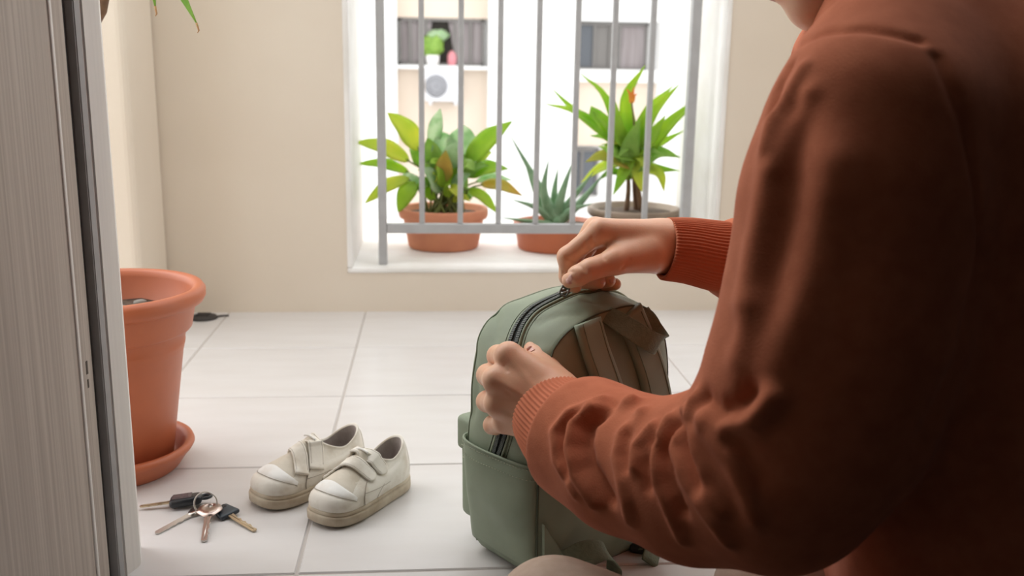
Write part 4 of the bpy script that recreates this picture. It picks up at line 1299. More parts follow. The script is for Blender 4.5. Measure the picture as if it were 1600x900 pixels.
# side pocket on the gusset that faces the viewer
spi = path_i(iz(0.002, 0.020), iz(-0.001, 0.140), 34)
vs, ff = [], []
cols = np.linspace(0.002, DEP - 0.003, 26)
for a, i in enumerate(spi):
    for c in cols:
        e = min((c - 0.002), (DEP - 0.003 - c)) / 0.012
        bul = 0.0045 * min(1, max(e, 0)) ** 0.6 * (0.75 + 0.25 * math.sin(math.pi * a / 33)) + 0.0012
        p, nn = snap(gus(i, c), bul)
        p[2] = max(p[2], 0.0015)
        vs.append(p)
nc = len(cols)
for a in range(len(spi) - 1):
    for c in range(nc - 1):
        b = a * nc + c
        ff.append((b, b + 1, b + nc + 1, b + nc))
Vp = np.array(vs)
Vp = Vp + (Vp - cenb) / np.linalg.norm(Vp - cenb, axis=1)[:, None] * (wob(Vp, 60, 9) * 0.0016 * np.clip((Vp[:, 2] - 0.01) / 0.04, 0, 1))[:, None]
sp_o = mesh_obj('side_pocket', Vp, ff, M['bag'], bag)
so = sp_o.modifiers.new('thickness', 'SOLIDIFY'); so.thickness = 0.0016
top_row = Vp[-nc:]; outd = np.array([snap(p, 0)[1] for p in top_row])
v, f = tube(top_row + outd * 0.0004, 0.0014, 8)
mesh_obj('pocket_hem', v, f, M['bag'], sp_o)
for row, rad in ((-2, 0.00045), (-5, 0.00045)):
    R_ = Vp[len(Vp) + row * nc: len(Vp) + (row + 1) * nc] if row != -1 else Vp[-nc:]
    o_ = np.array([snap(p, 0)[1] for p in R_])
    segs = []
    Rs = spline(R_ + o_ * 0.0011, 96)
    for k in range(0, 94, 3):
        segs.append(tube(Rs[k:k + 3], rad, 4))
    v, f = merge(*segs)
    tag(mesh_obj('pocket_stitching', v, f, M['thread'], sp_o), kind='stuff')
# front pocket, seen edge on
def slab(name, u0, u1, z0, z1, v0, v1, r, m, parent):
    bm = bmesh.new()
    add_box(bm, (u0, z0, v0), (u1, z1, v1), r, 4)
    for q in bm.verts:
        P = bag_w(q.co.x, q.co.y, q.co.z)
        q.co = Vector(P) + Vector(bv) * float(wob(np.array([P]), 50, 12)[0] * 0.0015)
    o = bm_obj(name, bm, m, parent, True)
    return o
fp_ = slab('front_pocket', 0.012, 0.186, 0.026, 0.118, DEP - 0.012, DEP + 0.034, 0.010, M['bag'], bag)
slab('pocket_flap', 0.010, 0.188, 0.108, 0.150, DEP - 0.012, DEP + 0.038, 0.007, M['bag'], fp_)
for zz in (0.116, 0.100):
    u_ = 0.0098 if zz > 0.108 else 0.0118
    pp = [bag_w(u_, zz, v_) for v_ in np.linspace(DEP - 0.006, DEP + 0.026, 10)]
    v, f = tube(pp, 0.0006, 5)
    mesh_obj('stitch_line', v, f, M['thread'], fp_)
# shoulder straps hanging from the top of the back panel
def padded(name, pts, width, th, m, parent, sv=bu, n=40):
    p = spline([np.array(q, float) for q in pts], n)
    v, f = ribbon(p, sv, width, th, 4)
    return mesh_obj(name, v, f, m, parent)
for pts, wd in [([(0.0575, 0.2886, -0.0040), (0.0622, 0.2600, -0.0120), (0.0728, 0.2282, -0.0180), (0.0882, 0.1901, -0.0200), (0.1038, 0.1427, -0.0200), (0.1191, 0.0929, -0.0180)], 0.036), ([(0.1186, 0.2890, -0.0040), (0.1322, 0.2581, -0.0100), (0.1467, 0.2205, -0.0160), (0.1602, 0.1774, -0.0180), (0.1684, 0.1260, -0.0180), (0.1699, 0.0780, -0.0160)], 0.040)]:
    pl = [bag_w(*q) for q in pts]
    st = padded('shoulder_strap', pl, wd, 0.011, M['bag'], bag)
    for s in (-1, 1):
        q = np.array(spline(pl, 40)) + bu * s * (wd / 2 - 0.006) - bv * 0.0056
        v, f = tube(q, 0.0007, 5)
        mesh_obj('stitch_line', v, f, M['bag_dark'], st)
    q = [np.array(pl[-1]) + np.array((0, 0, 0.012)), np.array(pl[-1]) - np.array((0, 0, 0.012)) - bv * 0.004, np.array(pl[-1]) + np.array((0, 0, -0.035)) + bv * 0.006]
    v, f = ribbon(spline(q, 12), bu, 0.020, 0.002)
    mesh_obj('strap_webbing', v, f, M['bag_dark'], st)
# grab loop of webbing at the top
GSIDE = [(.9, .4), (.75, .62), (.66, .74), (.58, .8), (.5, .86), (.5, .86), (.62, .74), (.8, .5), (.95, .2)]
lp = [bag_w(*q) for q in [(0.0896, 0.2907, 0.0020), (0.0949, 0.2844, -0.0120), (0.1051, 0.2752, -0.0250), (0.1197, 0.2643, -0.0340), (0.1354, 0.2571, -0.0330), (0.1487, 0.2564, -0.0240), (0.1520, 0.2644, -0.0140), (0.1465, 0.2768, -0.0070), (0.1443, 0.2863, 0.0010)]]
v, f = ribbon(spline(lp, 60), spline([bu * a_ + bk * b_ for a_, b_ in GSIDE], 60), 0.023, 0.0022)
mesh_obj('grab_loop', v, f, M['bag_dark'], bag)
# strap anchor tabs and webbing at the foot of the back panel
vs = [bag_w(0.002, 0.078, -0.003), bag_w(0.046, 0.004, -0.013), bag_w(0.004, 0.004, -0.003), bag_w(0.002, 0.078, -0.007), bag_w(0.046, 0.004, -0.017), bag_w(0.004, 0.004, -0.007)]
mesh_obj('strap_tab', vs, [(0, 1, 2), (3, 5, 4), (0, 3, 4, 1), (1, 4, 5, 2), (2, 5, 3, 0)], M['bag'], bag, False)
v, f = ribbon(spline([bag_w(0.024, 0.036, -0.018), bag_w(0.040, 0.045, -0.028), bag_w(0.062, 0.041, -0.036), bag_w(0.078, 0.022, -0.036), bag_w(0.086, 0.004, -0.030)], 24),
              np.array((bu * 0.35 - bv * 0.55 - bk * 0.75)), 0.021, 0.0022)
mesh_obj('bottom_webbing', v, f, M['bag_dark'], bag)
v, f = ribbon(spline([bag_w(0.160, 0.120, -0.014), bag_w(0.163, 0.06, -0.022), bag_w(0.150, 0.02, -0.030), bag_w(0.132, 0.004, -0.040)], 20), bu, 0.022, 0.0024)
mesh_obj('bottom_webbing', v, f, M['bag_dark'], bag)
bl_ = np.array((0.2418, 0.9983, 0.0000)) - BS
bm = bmesh.new()
mt = Matrix.Translation(Vector(bl_)) @ Matrix.Rotation(-0.35, 4, 'Z')
add_box(bm, (-0.013, -0.009, 0.0), (0.013, 0.009, 0.011), 0.004, 3, mt)
bk_o = bm_obj('buckle', bm, M['black_plastic'], bag, True)
v, f = ribbon(spline([bag_w(0.190, 0.05, -0.006), bag_w(0.205, 0.022, -0.010), bl_ + np.array((-0.006, 0.0, 0.010)), bl_ + np.array((0.012, -0.002, 0.009))], 16), np.array((0.3, 1.0, 0.2)), 0.014, 0.002)
mesh_obj('buckle_webbing', v, f, M['bag_dark'], bk_o)

# ------------------------------------------------------------------ person
LS = [((0.3198, 0.6735, 0.5012), .0775), ((0.3082, 0.6619, 0.4454), .0775), ((0.2950, 0.6505, 0.3677), .0795), ((0.2771, 0.6471, 0.3007), .0775), ((0.2559, 0.6577, 0.2486), .0685),
      ((0.2159, 0.7199, 0.2128), .0630), ((0.1712, 0.7876, 0.1993), .0585), ((0.1392, 0.8423, 0.2010), .0535), ((0.1301, 0.8688, 0.2011), .0480)]
RSS = [((.43, .965, .492), .074), ((.440, 1.035, .36), .064), ((0.4771, 1.0149, 0.2748), .058), ((0.3872, 1.0227, 0.3199), .050), ((0.3437, 1.0176, 0.3398), .0425), ((0.3320, 1.0133, 0.3436), .0385)]
def sweater_f(P):
    d = chain(P, LS, 0.03)
    t1 = rcone(P, (.415, .73, .445), (.455, .67, .12), .100, .115)
    t1 = smin(t1, rcone(P, (.460, .895, .445), (.475, .82, .12), .098, .112), 0.08)
    t1 = smin(t1, rcone(P, (.465, .745, .500), (.500, .880, .505), .105, .100), 0.06)      # rounded upper back
    t1 = smin(t1, rcone(P, (0.3458, 0.7136, 0.5517), (0.4184, 0.8174, 0.5830), .058, .066), 0.05)              # slope of the near shoulder
    t1 = smin(t1, rcone(P, (0.4002, 0.7963, 0.5741), (.400, .905, .545), .066, .060), 0.05)
    t1 = smin(t1, rcone(P, (.398, .822, .560), (.44, .81, .540), .050, .070), 0.03)          # neck rib
    t1 = smin(t1, rcone(P, (0.3246, 0.7375, 0.5356), (0.3869, 0.7933, 0.5556), .0430, .058), 0.03)
    d = smin(d, t1, 0.035)
    r = chain(P, RSS, 0.02)
    d = smin(d, r, 0.03)
    # the sleeves end above the cuffs
    for c, n in (((0.1366, 0.8497, 0.2013), (0.4517, -0.8919, -0.0203)), ((0.3111, 1.0113, 0.3447), (0.9411, 0.1414, -0.3072))):
        pl = (P - np.asarray(c, np.float32)) @ np.asarray(n, np.float32)
        ball = np.sqrt(((P - np.asarray(c, np.float32)) ** 2).sum(1)) - 0.10
        cut = np.maximum(pl, ball)
        d = -smin(-d, cut, 0.006)
    # room for the neck and the two hands
    neck = rcone(P, (.375, .835, .640), (.405, .815, .585), .054, .047)
    d = -smin(-d, neck, 0.004)
    return d
def shape_sweater(V, Q):
    V = lap(V, Q, 2)
    N = vnormals(V, Q)
    dn = wob(V, 22, 21) * 0.0035 + wob(V, 55, 22) * 0.0012
    for pl, a, w in FOLDS:
        dd = dpoly(V, pl)
        dn = dn + a * np.exp(-(dd / w) ** 2)
    V = V + N * dn[:, None]
    return lap(V, Q, 1, 0.4)
FOLDS = [
 ([(0.1489, 0.7855, 0.2615), (0.1343, 0.7864, 0.2552), (0.1203, 0.7915, 0.2474), (0.1134, 0.7891, 0.2397), (0.1068, 0.7892, 0.2312), (0.1067, 0.7794, 0.2214), (0.1069, 0.7722, 0.2107), (0.1135, 0.7555, 0.2019), (0.1209, 0.7452, 0.1907)], 0.0060, 0.0065),
 ([(0.1706, 0.7632, 0.2674), (0.1538, 0.7679, 0.2619), (0.1375, 0.7765, 0.2550), (0.1296, 0.7751, 0.2492), (0.1221, 0.7758, 0.2426), (0.1193, 0.7680, 0.2351), (0.1168, 0.7625, 0.2269), (0.1184, 0.7527, 0.2187), (0.1204, 0.7458, 0.2096), (0.1270, 0.7355, 0.2005), (0.1339, 0.7281, 0.1903)], 0.0085, 0.0065),
 ([(0.1290, 0.7864, 0.2521), (0.1218, 0.7840, 0.2457), (0.1149, 0.7837, 0.2385), (0.1130, 0.7762, 0.2311), (0.1114, 0.7706, 0.2231), (0.1126, 0.7610, 0.2139), (0.1142, 0.7545, 0.2035)], -0.0050, 0.0045),
 ([(0.1563, 0.7681, 0.2630), (0.1510, 0.7675, 0.2607), (0.1458, 0.7676, 0.2581), (0.1389, 0.7662, 0.2535), (0.1322, 0.7664, 0.2483), (0.1292, 0.7587, 0.2421), (0.1267, 0.7531, 0.2352), (0.1270, 0.7452, 0.2281), (0.1277, 0.7390, 0.2204), (0.1341, 0.7257, 0.2107), (0.1408, 0.7147, 0.2004)], -0.0110, 0.0070),
 ([(0.1715, 0.7321, 0.2685), (0.1624, 0.7276, 0.2614), (0.1541, 0.7267, 0.2531), (0.1507, 0.7195, 0.2460), (0.1477, 0.7147, 0.2381), (0.1480, 0.7050, 0.2305), (0.1488, 0.6980, 0.2218), (0.1513, 0.6912, 0.2088), (0.1550, 0.6896, 0.1934)], 0.0060, 0.0070),
 ([(0.1650, 0.7302, 0.2637), (0.1594, 0.7211, 0.2576), (0.1546, 0.7155, 0.2504), (0.1529, 0.7063, 0.2432), (0.1516, 0.6997, 0.2352)], -0.0040, 0.0050),
 ([(0.1736, 0.6996, 0.2692), (0.1664, 0.6996, 0.2605), (0.1595, 0.7012, 0.2512), (0.1580, 0.6952, 0.2451), (0.1568, 0.6906, 0.2385)], 0.0055, 0.0060),
 ([(0.1715, 0.6843, 0.2626), (0.1673, 0.6821, 0.2543), (0.1635, 0.6812, 0.2456), (0.1633, 0.6763, 0.2384), (0.1634, 0.6728, 0.2308)], -0.0050, 0.0060),
 ([(0.1836, 0.6844, 0.2801), (0.1767, 0.6806, 0.2697), (0.1705, 0.6791, 0.2584), (0.1699, 0.6695, 0.2494), (0.1702, 0.6630, 0.2392), (0.1738, 0.6546, 0.2290), (0.1784, 0.6497, 0.2173), (0.1828, 0.6477, 0.2080), (0.1879, 0.6484, 0.1973)], 0.0070, 0.0065),
 ([(0.1837, 0.6690, 0.2808), (0.1788, 0.6668, 0.2697), (0.1743, 0.6659, 0.2581), (0.1744, 0.6586, 0.2504), (0.1751, 0.6534, 0.2419), (0.1784, 0.6457, 0.2338), (0.1824, 0.6405, 0.2248)], -0.0070, 0.0060),
 ([(0.1884, 0.6640, 0.2953), (0.1840, 0.6601, 0.2822), (0.1799, 0.6571, 0.2688), (0.1809, 0.6436, 0.2618), (0.1830, 0.6342, 0.2534), (0.1879, 0.6231, 0.2459), (0.1937, 0.6152, 0.2372), (0.2008, 0.6090, 0.2288), (0.2088, 0.6059, 0.2189)], 0.0065, 0.0065),
 ([(0.1857, 0.6593, 0.2875), (0.1846, 0.6463, 0.2803), (0.1846, 0.6373, 0.2719), (0.1865, 0.6276, 0.2636), (0.1890, 0.6205, 0.2545)], -0.0100, 0.0060),
 ([(0.1912, 0.6518, 0.3076), (0.1887, 0.6513, 0.2984), (0.1863, 0.6510, 0.2892), (0.1862, 0.6392, 0.2824), (0.1869, 0.6308, 0.2745), (0.1887, 0.6224, 0.2644), (0.1912, 0.6165, 0.2533), (0.1959, 0.6099, 0.2478), (0.2010, 0.6049, 0.2416)], 0.0070, 0.0075),
 ([(0.1927, 0.6315, 0.3052), (0.1960, 0.6203, 0.3047), (0.1998, 0.6114, 0.3036), (0.2072, 0.6003, 0.3097), (0.2148, 0.5910, 0.3152), (0.2193, 0.5881, 0.3230), (0.2240, 0.5856, 0.3305)], 0.0100, 0.0100),
 ([(0.1928, 0.6399, 0.3118), (0.1951, 0.6274, 0.3112), (0.1981, 0.6176, 0.3097), (0.2022, 0.6099, 0.3143), (0.2065, 0.6031, 0.3186), (0.2097, 0.6003, 0.3248), (0.2129, 0.5980, 0.3308)], -0.0095, 0.0080),
 ([(0.1919, 0.6262, 0.2942), (0.1971, 0.6122, 0.2889), (0.2033, 0.6019, 0.2825), (0.2083, 0.5957, 0.2726), (0.2138, 0.5912, 0.2621), (0.2172, 0.5899, 0.2527), (0.2208, 0.5891, 0.2431)], 0.0055, 0.0080),
 ([(0.1950, 0.6205, 0.2997), (0.2006, 0.6085, 0.2983), (0.2067, 0.5989, 0.2962), (0.2127, 0.5915, 0.2876), (0.2193, 0.5859, 0.2783)], -0.0040, 0.0100),
 ([(0.2394, 0.6544, 0.5042), (0.2360, 0.6477, 0.4932), (0.2332, 0.6423, 0.4823), (0.2307, 0.6380, 0.4714), (0.2288, 0.6352, 0.4604), (0.2272, 0.6335, 0.4492), (0.2251, 0.6325, 0.4370), (0.2228, 0.6308, 0.4249), (0.2201, 0.6283, 0.4128), (0.2175, 0.6258, 0.4008), (0.2149, 0.6236, 0.3888)], 0.0063, 0.0140),
 ([(0.2485, 0.6388, 0.5137), (0.2457, 0.6325, 0.5021), (0.2431, 0.6266, 0.4907), (0.2409, 0.6216, 0.4792), (0.2391, 0.6177, 0.4678), (0.2377, 0.6151, 0.4562), (0.2358, 0.6144, 0.4456), (0.2337, 0.6134, 0.4350), (0.2314, 0.6119, 0.4244), (0.2291, 0.6100, 0.4139), (0.2266, 0.6081, 0.4034), (0.2243, 0.6063, 0.3929)], -0.0050, 0.0140),
 ([(0.2586, 0.6030, 0.4829), (0.2563, 0.6001, 0.4722), (0.2543, 0.5981, 0.4614), (0.2526, 0.5967, 0.4505), (0.2509, 0.5954, 0.4395), (0.2490, 0.5935, 0.4286), (0.2469, 0.5913, 0.4178), (0.2435, 0.5905, 0.4080), (0.2401, 0.5897, 0.3983), (0.2368, 0.5892, 0.3884), (0.2338, 0.5894, 0.3783), (0.2308, 0.5897, 0.3681), (0.2277, 0.5899, 0.3578)], 0.0050, 0.0180),
 ([(0.2185, 0.6137, 0.3867), (0.2152, 0.6145, 0.3746), (0.2118, 0.6150, 0.3624), (0.2083, 0.6154, 0.3502)], 0.0050, 0.0120),
 ([(0.2575, 0.6545, 0.5433), (0.2530, 0.6542, 0.5358), (0.2490, 0.6551, 0.5282), (0.2456, 0.6548, 0.5195), (0.2421, 0.6545, 0.5108), (0.2383, 0.6506, 0.5000), (0.2347, 0.6468, 0.4894)], 0.0035, 0.0060),
 ([(0.2552, 0.6774, 0.5441), (0.2512, 0.6750, 0.5375), (0.2480, 0.6750, 0.5308), (0.2447, 0.6707, 0.5227), (0.2420, 0.6677, 0.5145)], -0.0050, 0.0050),
 ([(0.2550, 0.6379, 0.5265), (0.2497, 0.6375, 0.5149), (0.2442, 0.6368, 0.5031), (0.2393, 0.6341, 0.4905), (0.2349, 0.6324, 0.4777)], 0.0035, 0.0080),
 ([(0.3434, 0.9217, 0.5575), (0.2742, 0.7220, 0.5594), (0.2707, 0.6858, 0.5626), (0.2755, 0.6726, 0.5663), (0.2821, 0.6561, 0.5672), (0.2912, 0.6464, 0.5683), (0.2985, 0.6380, 0.5669), (0.3069, 0.6321, 0.5656), (0.3131, 0.6284, 0.5640), (0.3198, 0.6257, 0.5624)], -0.0035, 0.0040),
 ([(0.3277, 0.6152, 0.5518), (0.3288, 0.6102, 0.5451), (0.3305, 0.6064, 0.5385), (0.3352, 0.6014, 0.5256), (0.3412, 0.5989, 0.5127), (0.3441, 0.5970, 0.5026), (0.3471, 0.5953, 0.4926), (0.3504, 0.5941, 0.4825), (0.3542, 0.5937, 0.4722), (0.3563, 0.5930, 0.4608), (0.3596, 0.5942, 0.4491), (0.3649, 0.5986, 0.4367), (0.3725, 0.6066, 0.4233)], -0.0035, 0.0050),
 ([(0.3725, 0.6066, 0.4233), (0.3695, 0.6040, 0.4121), (0.3653, 0.5997, 0.4013), (0.3603, 0.5938, 0.3910), (0.3555, 0.5884, 0.3807), (0.3516, 0.5843, 0.3701), (0.3493, 0.5829, 0.3588), (0.3440, 0.5808, 0.3489), (0.3391, 0.5792, 0.3388), (0.3340, 0.5774, 0.3288), (0.3288, 0.5754, 0.3189), (0.3237, 0.5737, 0.3088)], -0.0050, 0.0120)]
V, Q = polygonize(sweater_f, (0.05, 0.42, -0.02), (0.75, 1.22, 0.72), 0.0030)
V = shape_sweater(V, Q)
V[:, 2] = np.maximum(V[:, 2], 0.03)

RH = dict(
 palm=[((0.2806, 1.0145, 0.3562), (0.2503, 1.0077, 0.3602), .026, .0225), ((0.2784, 1.0174, 0.3456), (0.2492, 1.0149, 0.3461), .024, .0200),
       ((0.2528, 1.0045, 0.3650), (0.1801, 0.9986, 0.3748), .0200, .0125), ((0.2552, 1.0139, 0.3619), (0.1781, 1.0191, 0.3735), .0190, .0122),
       ((0.2576, 1.0223, 0.3547), (0.1844, 1.0375, 0.3663), .0180, .0115), ((0.2591, 1.0269, 0.3481), (0.1957, 1.0505, 0.3554), .0170, .0105),
       ((0.2376, 0.9962, 0.3497), (0.2028, 0.9892, 0.3510), .0190, .0150), ((0.2445, 1.0245, 0.3414), (0.2081, 1.0410, 0.3455), .0150, .0110)],
 fingers=[
  [((0.1801, 0.9986, 0.3748), .0125), ((0.1453, 0.9994, 0.3469), .0100), ((0.1471, 1.0024, 0.3246), .0088), ((0.1546, 0.9995, 0.3146), .0078)],
  [((0.1781, 1.0191, 0.3735), .0120), ((0.1536, 1.0219, 0.3405), .0098), ((0.1668, 1.0157, 0.3181), .0090), ((0.1811, 1.0043, 0.3185), .0080)],
  [((0.1844, 1.0375, 0.3663), .0112), ((0.1629, 1.0399, 0.3326), .0094), ((0.1789, 1.0317, 0.3117), .0086), ((0.1951, 1.0191, 0.3166), .0078)],
  [((0.1957, 1.0505, 0.3554), .0102), ((0.1769, 1.0536, 0.3254), .0084), ((0.1909, 1.0456, 0.3049), .0077), ((0.2052, 1.0330, 0.3092), .0070)]],
 thumb=[((0.2308, 0.9911, 0.3520), .0185), ((0.1937, 0.9766, 0.3466), .0140), ((0.1655, 0.9692, 0.3392), .0110), ((0.1535, 0.9726, 0.3317), .0105), ((0.1460, 0.9800, 0.3253), .0085)])
LH = dict(
 palm=[((0.1331, 0.8671, 0.2174), (0.1247, 0.8882, 0.2164), .0260, .0270), ((0.1276, 0.8701, 0.2059), (0.1146, 0.8907, 0.2010), .0255, .0260),
       ((0.1282, 0.8968, 0.2240), (0.0782, 0.9237, 0.2599), .0235, .0132), ((0.1254, 0.8937, 0.2184), (0.0654, 0.9117, 0.2384), .0225, .0130),
       ((0.1190, 0.8920, 0.2084), (0.0669, 0.9102, 0.2140), .0215, .0125), ((0.1117, 0.8925, 0.1990), (0.0753, 0.9150, 0.1931), .0200, .0112),
       ((0.1231, 0.9085, 0.2281), (0.1073, 0.9320, 0.2442), .0200, .0150)],
 fingers=[
  [((0.0782, 0.9237, 0.2599), .0132), ((0.0696, 0.9572, 0.2499), .0108), ((0.0807, 0.9759, 0.2370), .0090), ((0.0903, 0.9758, 0.2313), .0080)],
  [((0.0654, 0.9117, 0.2384), .0130), ((0.0587, 0.9498, 0.2315), .0110), ((0.0685, 0.9749, 0.2189), .0092), ((0.0799, 0.9788, 0.2132), .0082)],
  [((0.0669, 0.9102, 0.2140), .0125), ((0.0581, 0.9457, 0.2042), .0105), ((0.0671, 0.9690, 0.1923), .0088), ((0.0784, 0.9730, 0.1871), .0078)],
  [((0.0753, 0.9150, 0.1931), .0112), ((0.0641, 0.9417, 0.1796), .0092), ((0.0723, 0.9612, 0.1691), .0078), ((0.0828, 0.9638, 0.1665), .0070)]],
 thumb=[((0.1248, 0.9119, 0.2302), .0185), ((0.1157, 0.9315, 0.2450), .0130), ((0.1094, 0.9414, 0.2543), .0100), ((0.1041, 0.9490, 0.2590), .0086)])
TEND = [((0.1091, 0.8770, 0.2292), (0.0785, 0.9116, 0.2610)), ((0.1062, 0.8719, 0.2239), (0.0671, 0.8998, 0.2410)), ((0.1039, 0.8724, 0.2159), (0.0693, 0.8993, 0.2172)), ((0.1021, 0.8766, 0.2065), (0.0778, 0.9062, 0.1963))]
def hand_f(P, H, k=0.010):
    d = None
    for a, b, ra, rb in H['palm']:
        e = rcone(P, a, b, ra, rb)
        d = e if d is None else smin(d, e, k)
    out = d
    fs = [smin(d, chain(P, fg, 0.005), 0.007) for fg in H['fingers']]
    for f_ in fs: out = smin(out, f_, 0.0012)
    t = smin(d, chain(P, H['thumb'], 0.005), 0.010)
    return smin(out, t, 0.0015)
FH = np.array((-0.94, 0.34, 0.0)); FH /= np.linalg.norm(FH)
hu = FH * 0.50 + np.array((0, 0, 0.866)); hu /= np.linalg.norm(hu)        # crown direction
hf = FH * 0.866 - np.array((0, 0, 0.50)); hf /= np.linalg.norm(hf)        # where the face points
hr = np.cross(hf, hu)
CHIN = np.array((0.3299, 0.8564, 0.5851))
HC = CHIN + hu * 0.100 - hf * 0.072
hp = lambda f_, u_, r_: HC + hf * f_ + hu * u_ + hr * r_
def head_f(P):
    ax = np.array([hf, hr, hu])
    d = ellip(P, hp(-0.018, 0.025, 0), ax, (0.094, 0.074, 0.088))
    d = smin(d, ellip(P, hp(0.022, -0.030, 0), ax, (0.066, 0.060, 0.078)), 0.03)
    d = smin(d, rcone(P, hp(0.060, -0.092, -0.010), hp(0.060, -0.092, 0.010), 0.0165, 0.0165), 0.030)
    for s in (-1, 1):
        d = smin(d, rcone(P, hp(0.048, -0.088, 0.016 * s), hp(-0.025, -0.045, 0.054 * s), 0.014, 0.013), 0.03)
        d = smin(d, rcone(P, hp(0.052, -0.015, 0.034 * s), hp(0.030, -0.015, 0.052 * s), 0.016, 0.014), 0.02)    # cheek bones
        d = smin(d, rcone(P, hp(0.073, 0.022, 0.012 * s), hp(0.060, 0.024, 0.045 * s), 0.008, 0.008), 0.012)    # brows
        e = rcone(P, hp(0.083, 0.002, 0.031 * s), hp(0.085, 0.002, 0.033 * s), 0.012, 0.012)
        d = -smin(-d, e, 0.012)                                                                                # eye sockets
        d = smin(d, ellip(P, hp(0.064, 0.002, 0.031 * s), ax, (0.0125, 0.0145, 0.0105)), 0.004)
        ear = ellip(P, hp(-0.012, -0.008, 0.072 * s), ax, (0.017, 0.007, 0.029))
        d = smin(d, ear, 0.006)
        d = -smin(-d, ellip(P, hp(-0.010, -0.006, 0.080 * s), ax, (0.009, 0.005, 0.017)), 0.004)
    d = smin(d, rcone(P, hp(0.073, 0.018, 0), hp(0.097, -0.022, 0), 0.0075, 0.0100), 0.010)                       # nose
    for s in (-1, 1):
        d = smin(d, rcone(P, hp(0.086, -0.028, 0.011 * s), hp(0.080, -0.028, 0.014 * s), 0.0065, 0.0060), 0.006)
    d = smin(d, rcone(P, hp(0.0785, -0.053, -0.012), hp(0.0785, -0.053, 0.012), 0.0072, 0.0072), 0.006)           # lips
    d = smin(d, rcone(P, hp(0.0790, -0.0655, -0.010), hp(0.0790, -0.0655, 0.010), 0.0080, 0.0080), 0.006)
    d = smin(d, rcone(P, hp(-0.030, -0.060, 0), (.412, .808, .545), 0.050, 0.050), 0.025)                         # neck
    return d
KL, KR = (0.1094, 0.7564, 0.0610), (0.3369, 0.8346, 0.0391)
HIPL, HIPR = (.440, .610, .110), (.500, .840, .115)
ANKL, ANKR = (.36, .600, .045), (.50, .93, .05)
def body_f(P):
    d = head_f(P)
    d = smin(d, rcone(P, (.43, .745, .43), (.468, .69, .13), .068, .080), 0.05)
    d = smin(d, rcone(P, (.468, .88, .43), (.485, .81, .13), .068, .080), 0.05)
    d = smin(d, rcone(P, (.400, .745, .485), (.450, .925, .475), .040, .040), 0.05)
    d = smin(d, chain(P, [(LS[0][0], .042), (LS[2][0], .042), (LS[4][0], .038), (LS[6][0], .034), ((0.1362, 0.8679, 0.2223), .027)], 0.02), 0.02)
    d = smin(d, chain(P, [(RSS[0][0], .042), (RSS[1][0], .043), (RSS[2][0], .038), (RSS[4][0], .029), ((0.2790, 1.0153, 0.3503), .024)], 0.02), 0.02)
    for hip, kn, an in ((HIPL, KL, ANKL), (HIPR, KR, ANKR)):
        md = (.27, .600, .055) if hip == HIPL else (.37, .845, .075)
        d = smin(d, chain(P, [(hip, .070), (md, .052), (kn, .044), (an, .030)], 0.02), 0.03)
        a = np.array(an); toe = a + np.array((0.13, 0.02, -0.01))
        d = smin(d, rcone(P, an, toe, .030, .022), 0.02)
    return d
V1, Q1 = polygonize(body_f, (-0.02, 0.42, 0.0), (0.80, 1.24, 0.86), 0.0042)
V1 = lap(V1, Q1, 1)
V2, Q2 = polygonize(lambda P: hand_f(P, RH), np.min([p for p, r in sum(RH['fingers'], [])] , axis=0) - 0.05, np.array((0.2930, 1.0332, 0.3528)) + 0.05, 0.0016)
V3, Q3 = polygonize(lambda P: hand_f(P, LH), np.min([p for p, r in sum(LH['fingers'], [])], axis=0) - np.array((0.03, 0.14, 0.05)), np.max([p for p, r in sum(LH['fingers'], [])] + [(0.1431, 0.8776, 0.2449)], axis=0) + np.array((0.05, 0.04, 0.05)), 0.0016)
N3 = vnormals(V3, Q3)
dn = np.zeros(len(V3))
for a, b in TEND:                             # tendons over the back of the hand
    dn += 0.0012 * np.exp(-(dpoly(V3, [a, b]) / 0.0035) ** 2)
V3 = V3 + N3 * dn[:, None]
FEAT = {}
for nm, VV, QQ in (('r', V2, Q2), ('l', V3, Q3)):
    pass
def crease(VV, QQ, pls, a, w):
    NN = vnormals(VV, QQ); dn = np.zeros(len(VV))
    for pl in pls: dn -= a * np.exp(-(dpoly(VV, pl) / w) ** 2)
    return VV + NN * dn[:, None]
V2 = crease(V2, Q2, [[(0.1694, 0.9868, 0.3693), (0.1733, 0.9883, 0.3622), (0.1866, 1.0419, 0.3453), (0.1771, 0.9689, 0.3545), (0.1796, 0.9635, 0.3512)], [(0.1630, 0.9878, 0.3636), (0.1657, 0.9887, 0.3573), (0.1753, 1.0299, 0.3432)], [(0.1431, 0.9884, 0.3484), (0.1483, 0.9885, 0.3456), (0.1541, 0.9927, 0.3420)], [(0.1980, 0.9630, 0.3411), (0.2023, 0.9635, 0.3461), (0.2069, 0.9658, 0.3507)], [(0.1534, 0.9659, 0.3440), (0.1561, 0.9611, 0.3419), (0.1591, 0.9586, 0.3394)], [(0.1409, 0.9939, 0.3306), (0.1427, 0.9709, 0.3362), (0.1468, 0.9652, 0.3380), (0.1488, 0.9626, 0.3359), (0.1510, 0.9611, 0.3335)]], 0.0011, 0.0016)
V3 = crease(V3, Q3, [[(0.0725, 0.9079, 0.2542), (0.0737, 0.9055, 0.2523), (0.0748, 0.9030, 0.2505)], [(0.0730, 0.8930, 0.2340), (0.0748, 0.8921, 0.2329), (0.0766, 0.8912, 0.2319)], [(0.0768, 0.8898, 0.2112), (0.0787, 0.8886, 0.2109), (0.0804, 0.8874, 0.2107)]], 0.0008, 0.0018)
VB = np.concatenate([V1, V2, V3])
QB = np.concatenate([Q1, Q2 + len(V1), Q3 + len(V1) + len(V2)])
VB[:, 2] = np.maximum(VB[:, 2], 0.004)
me = np_mesh('person', VB, QB)
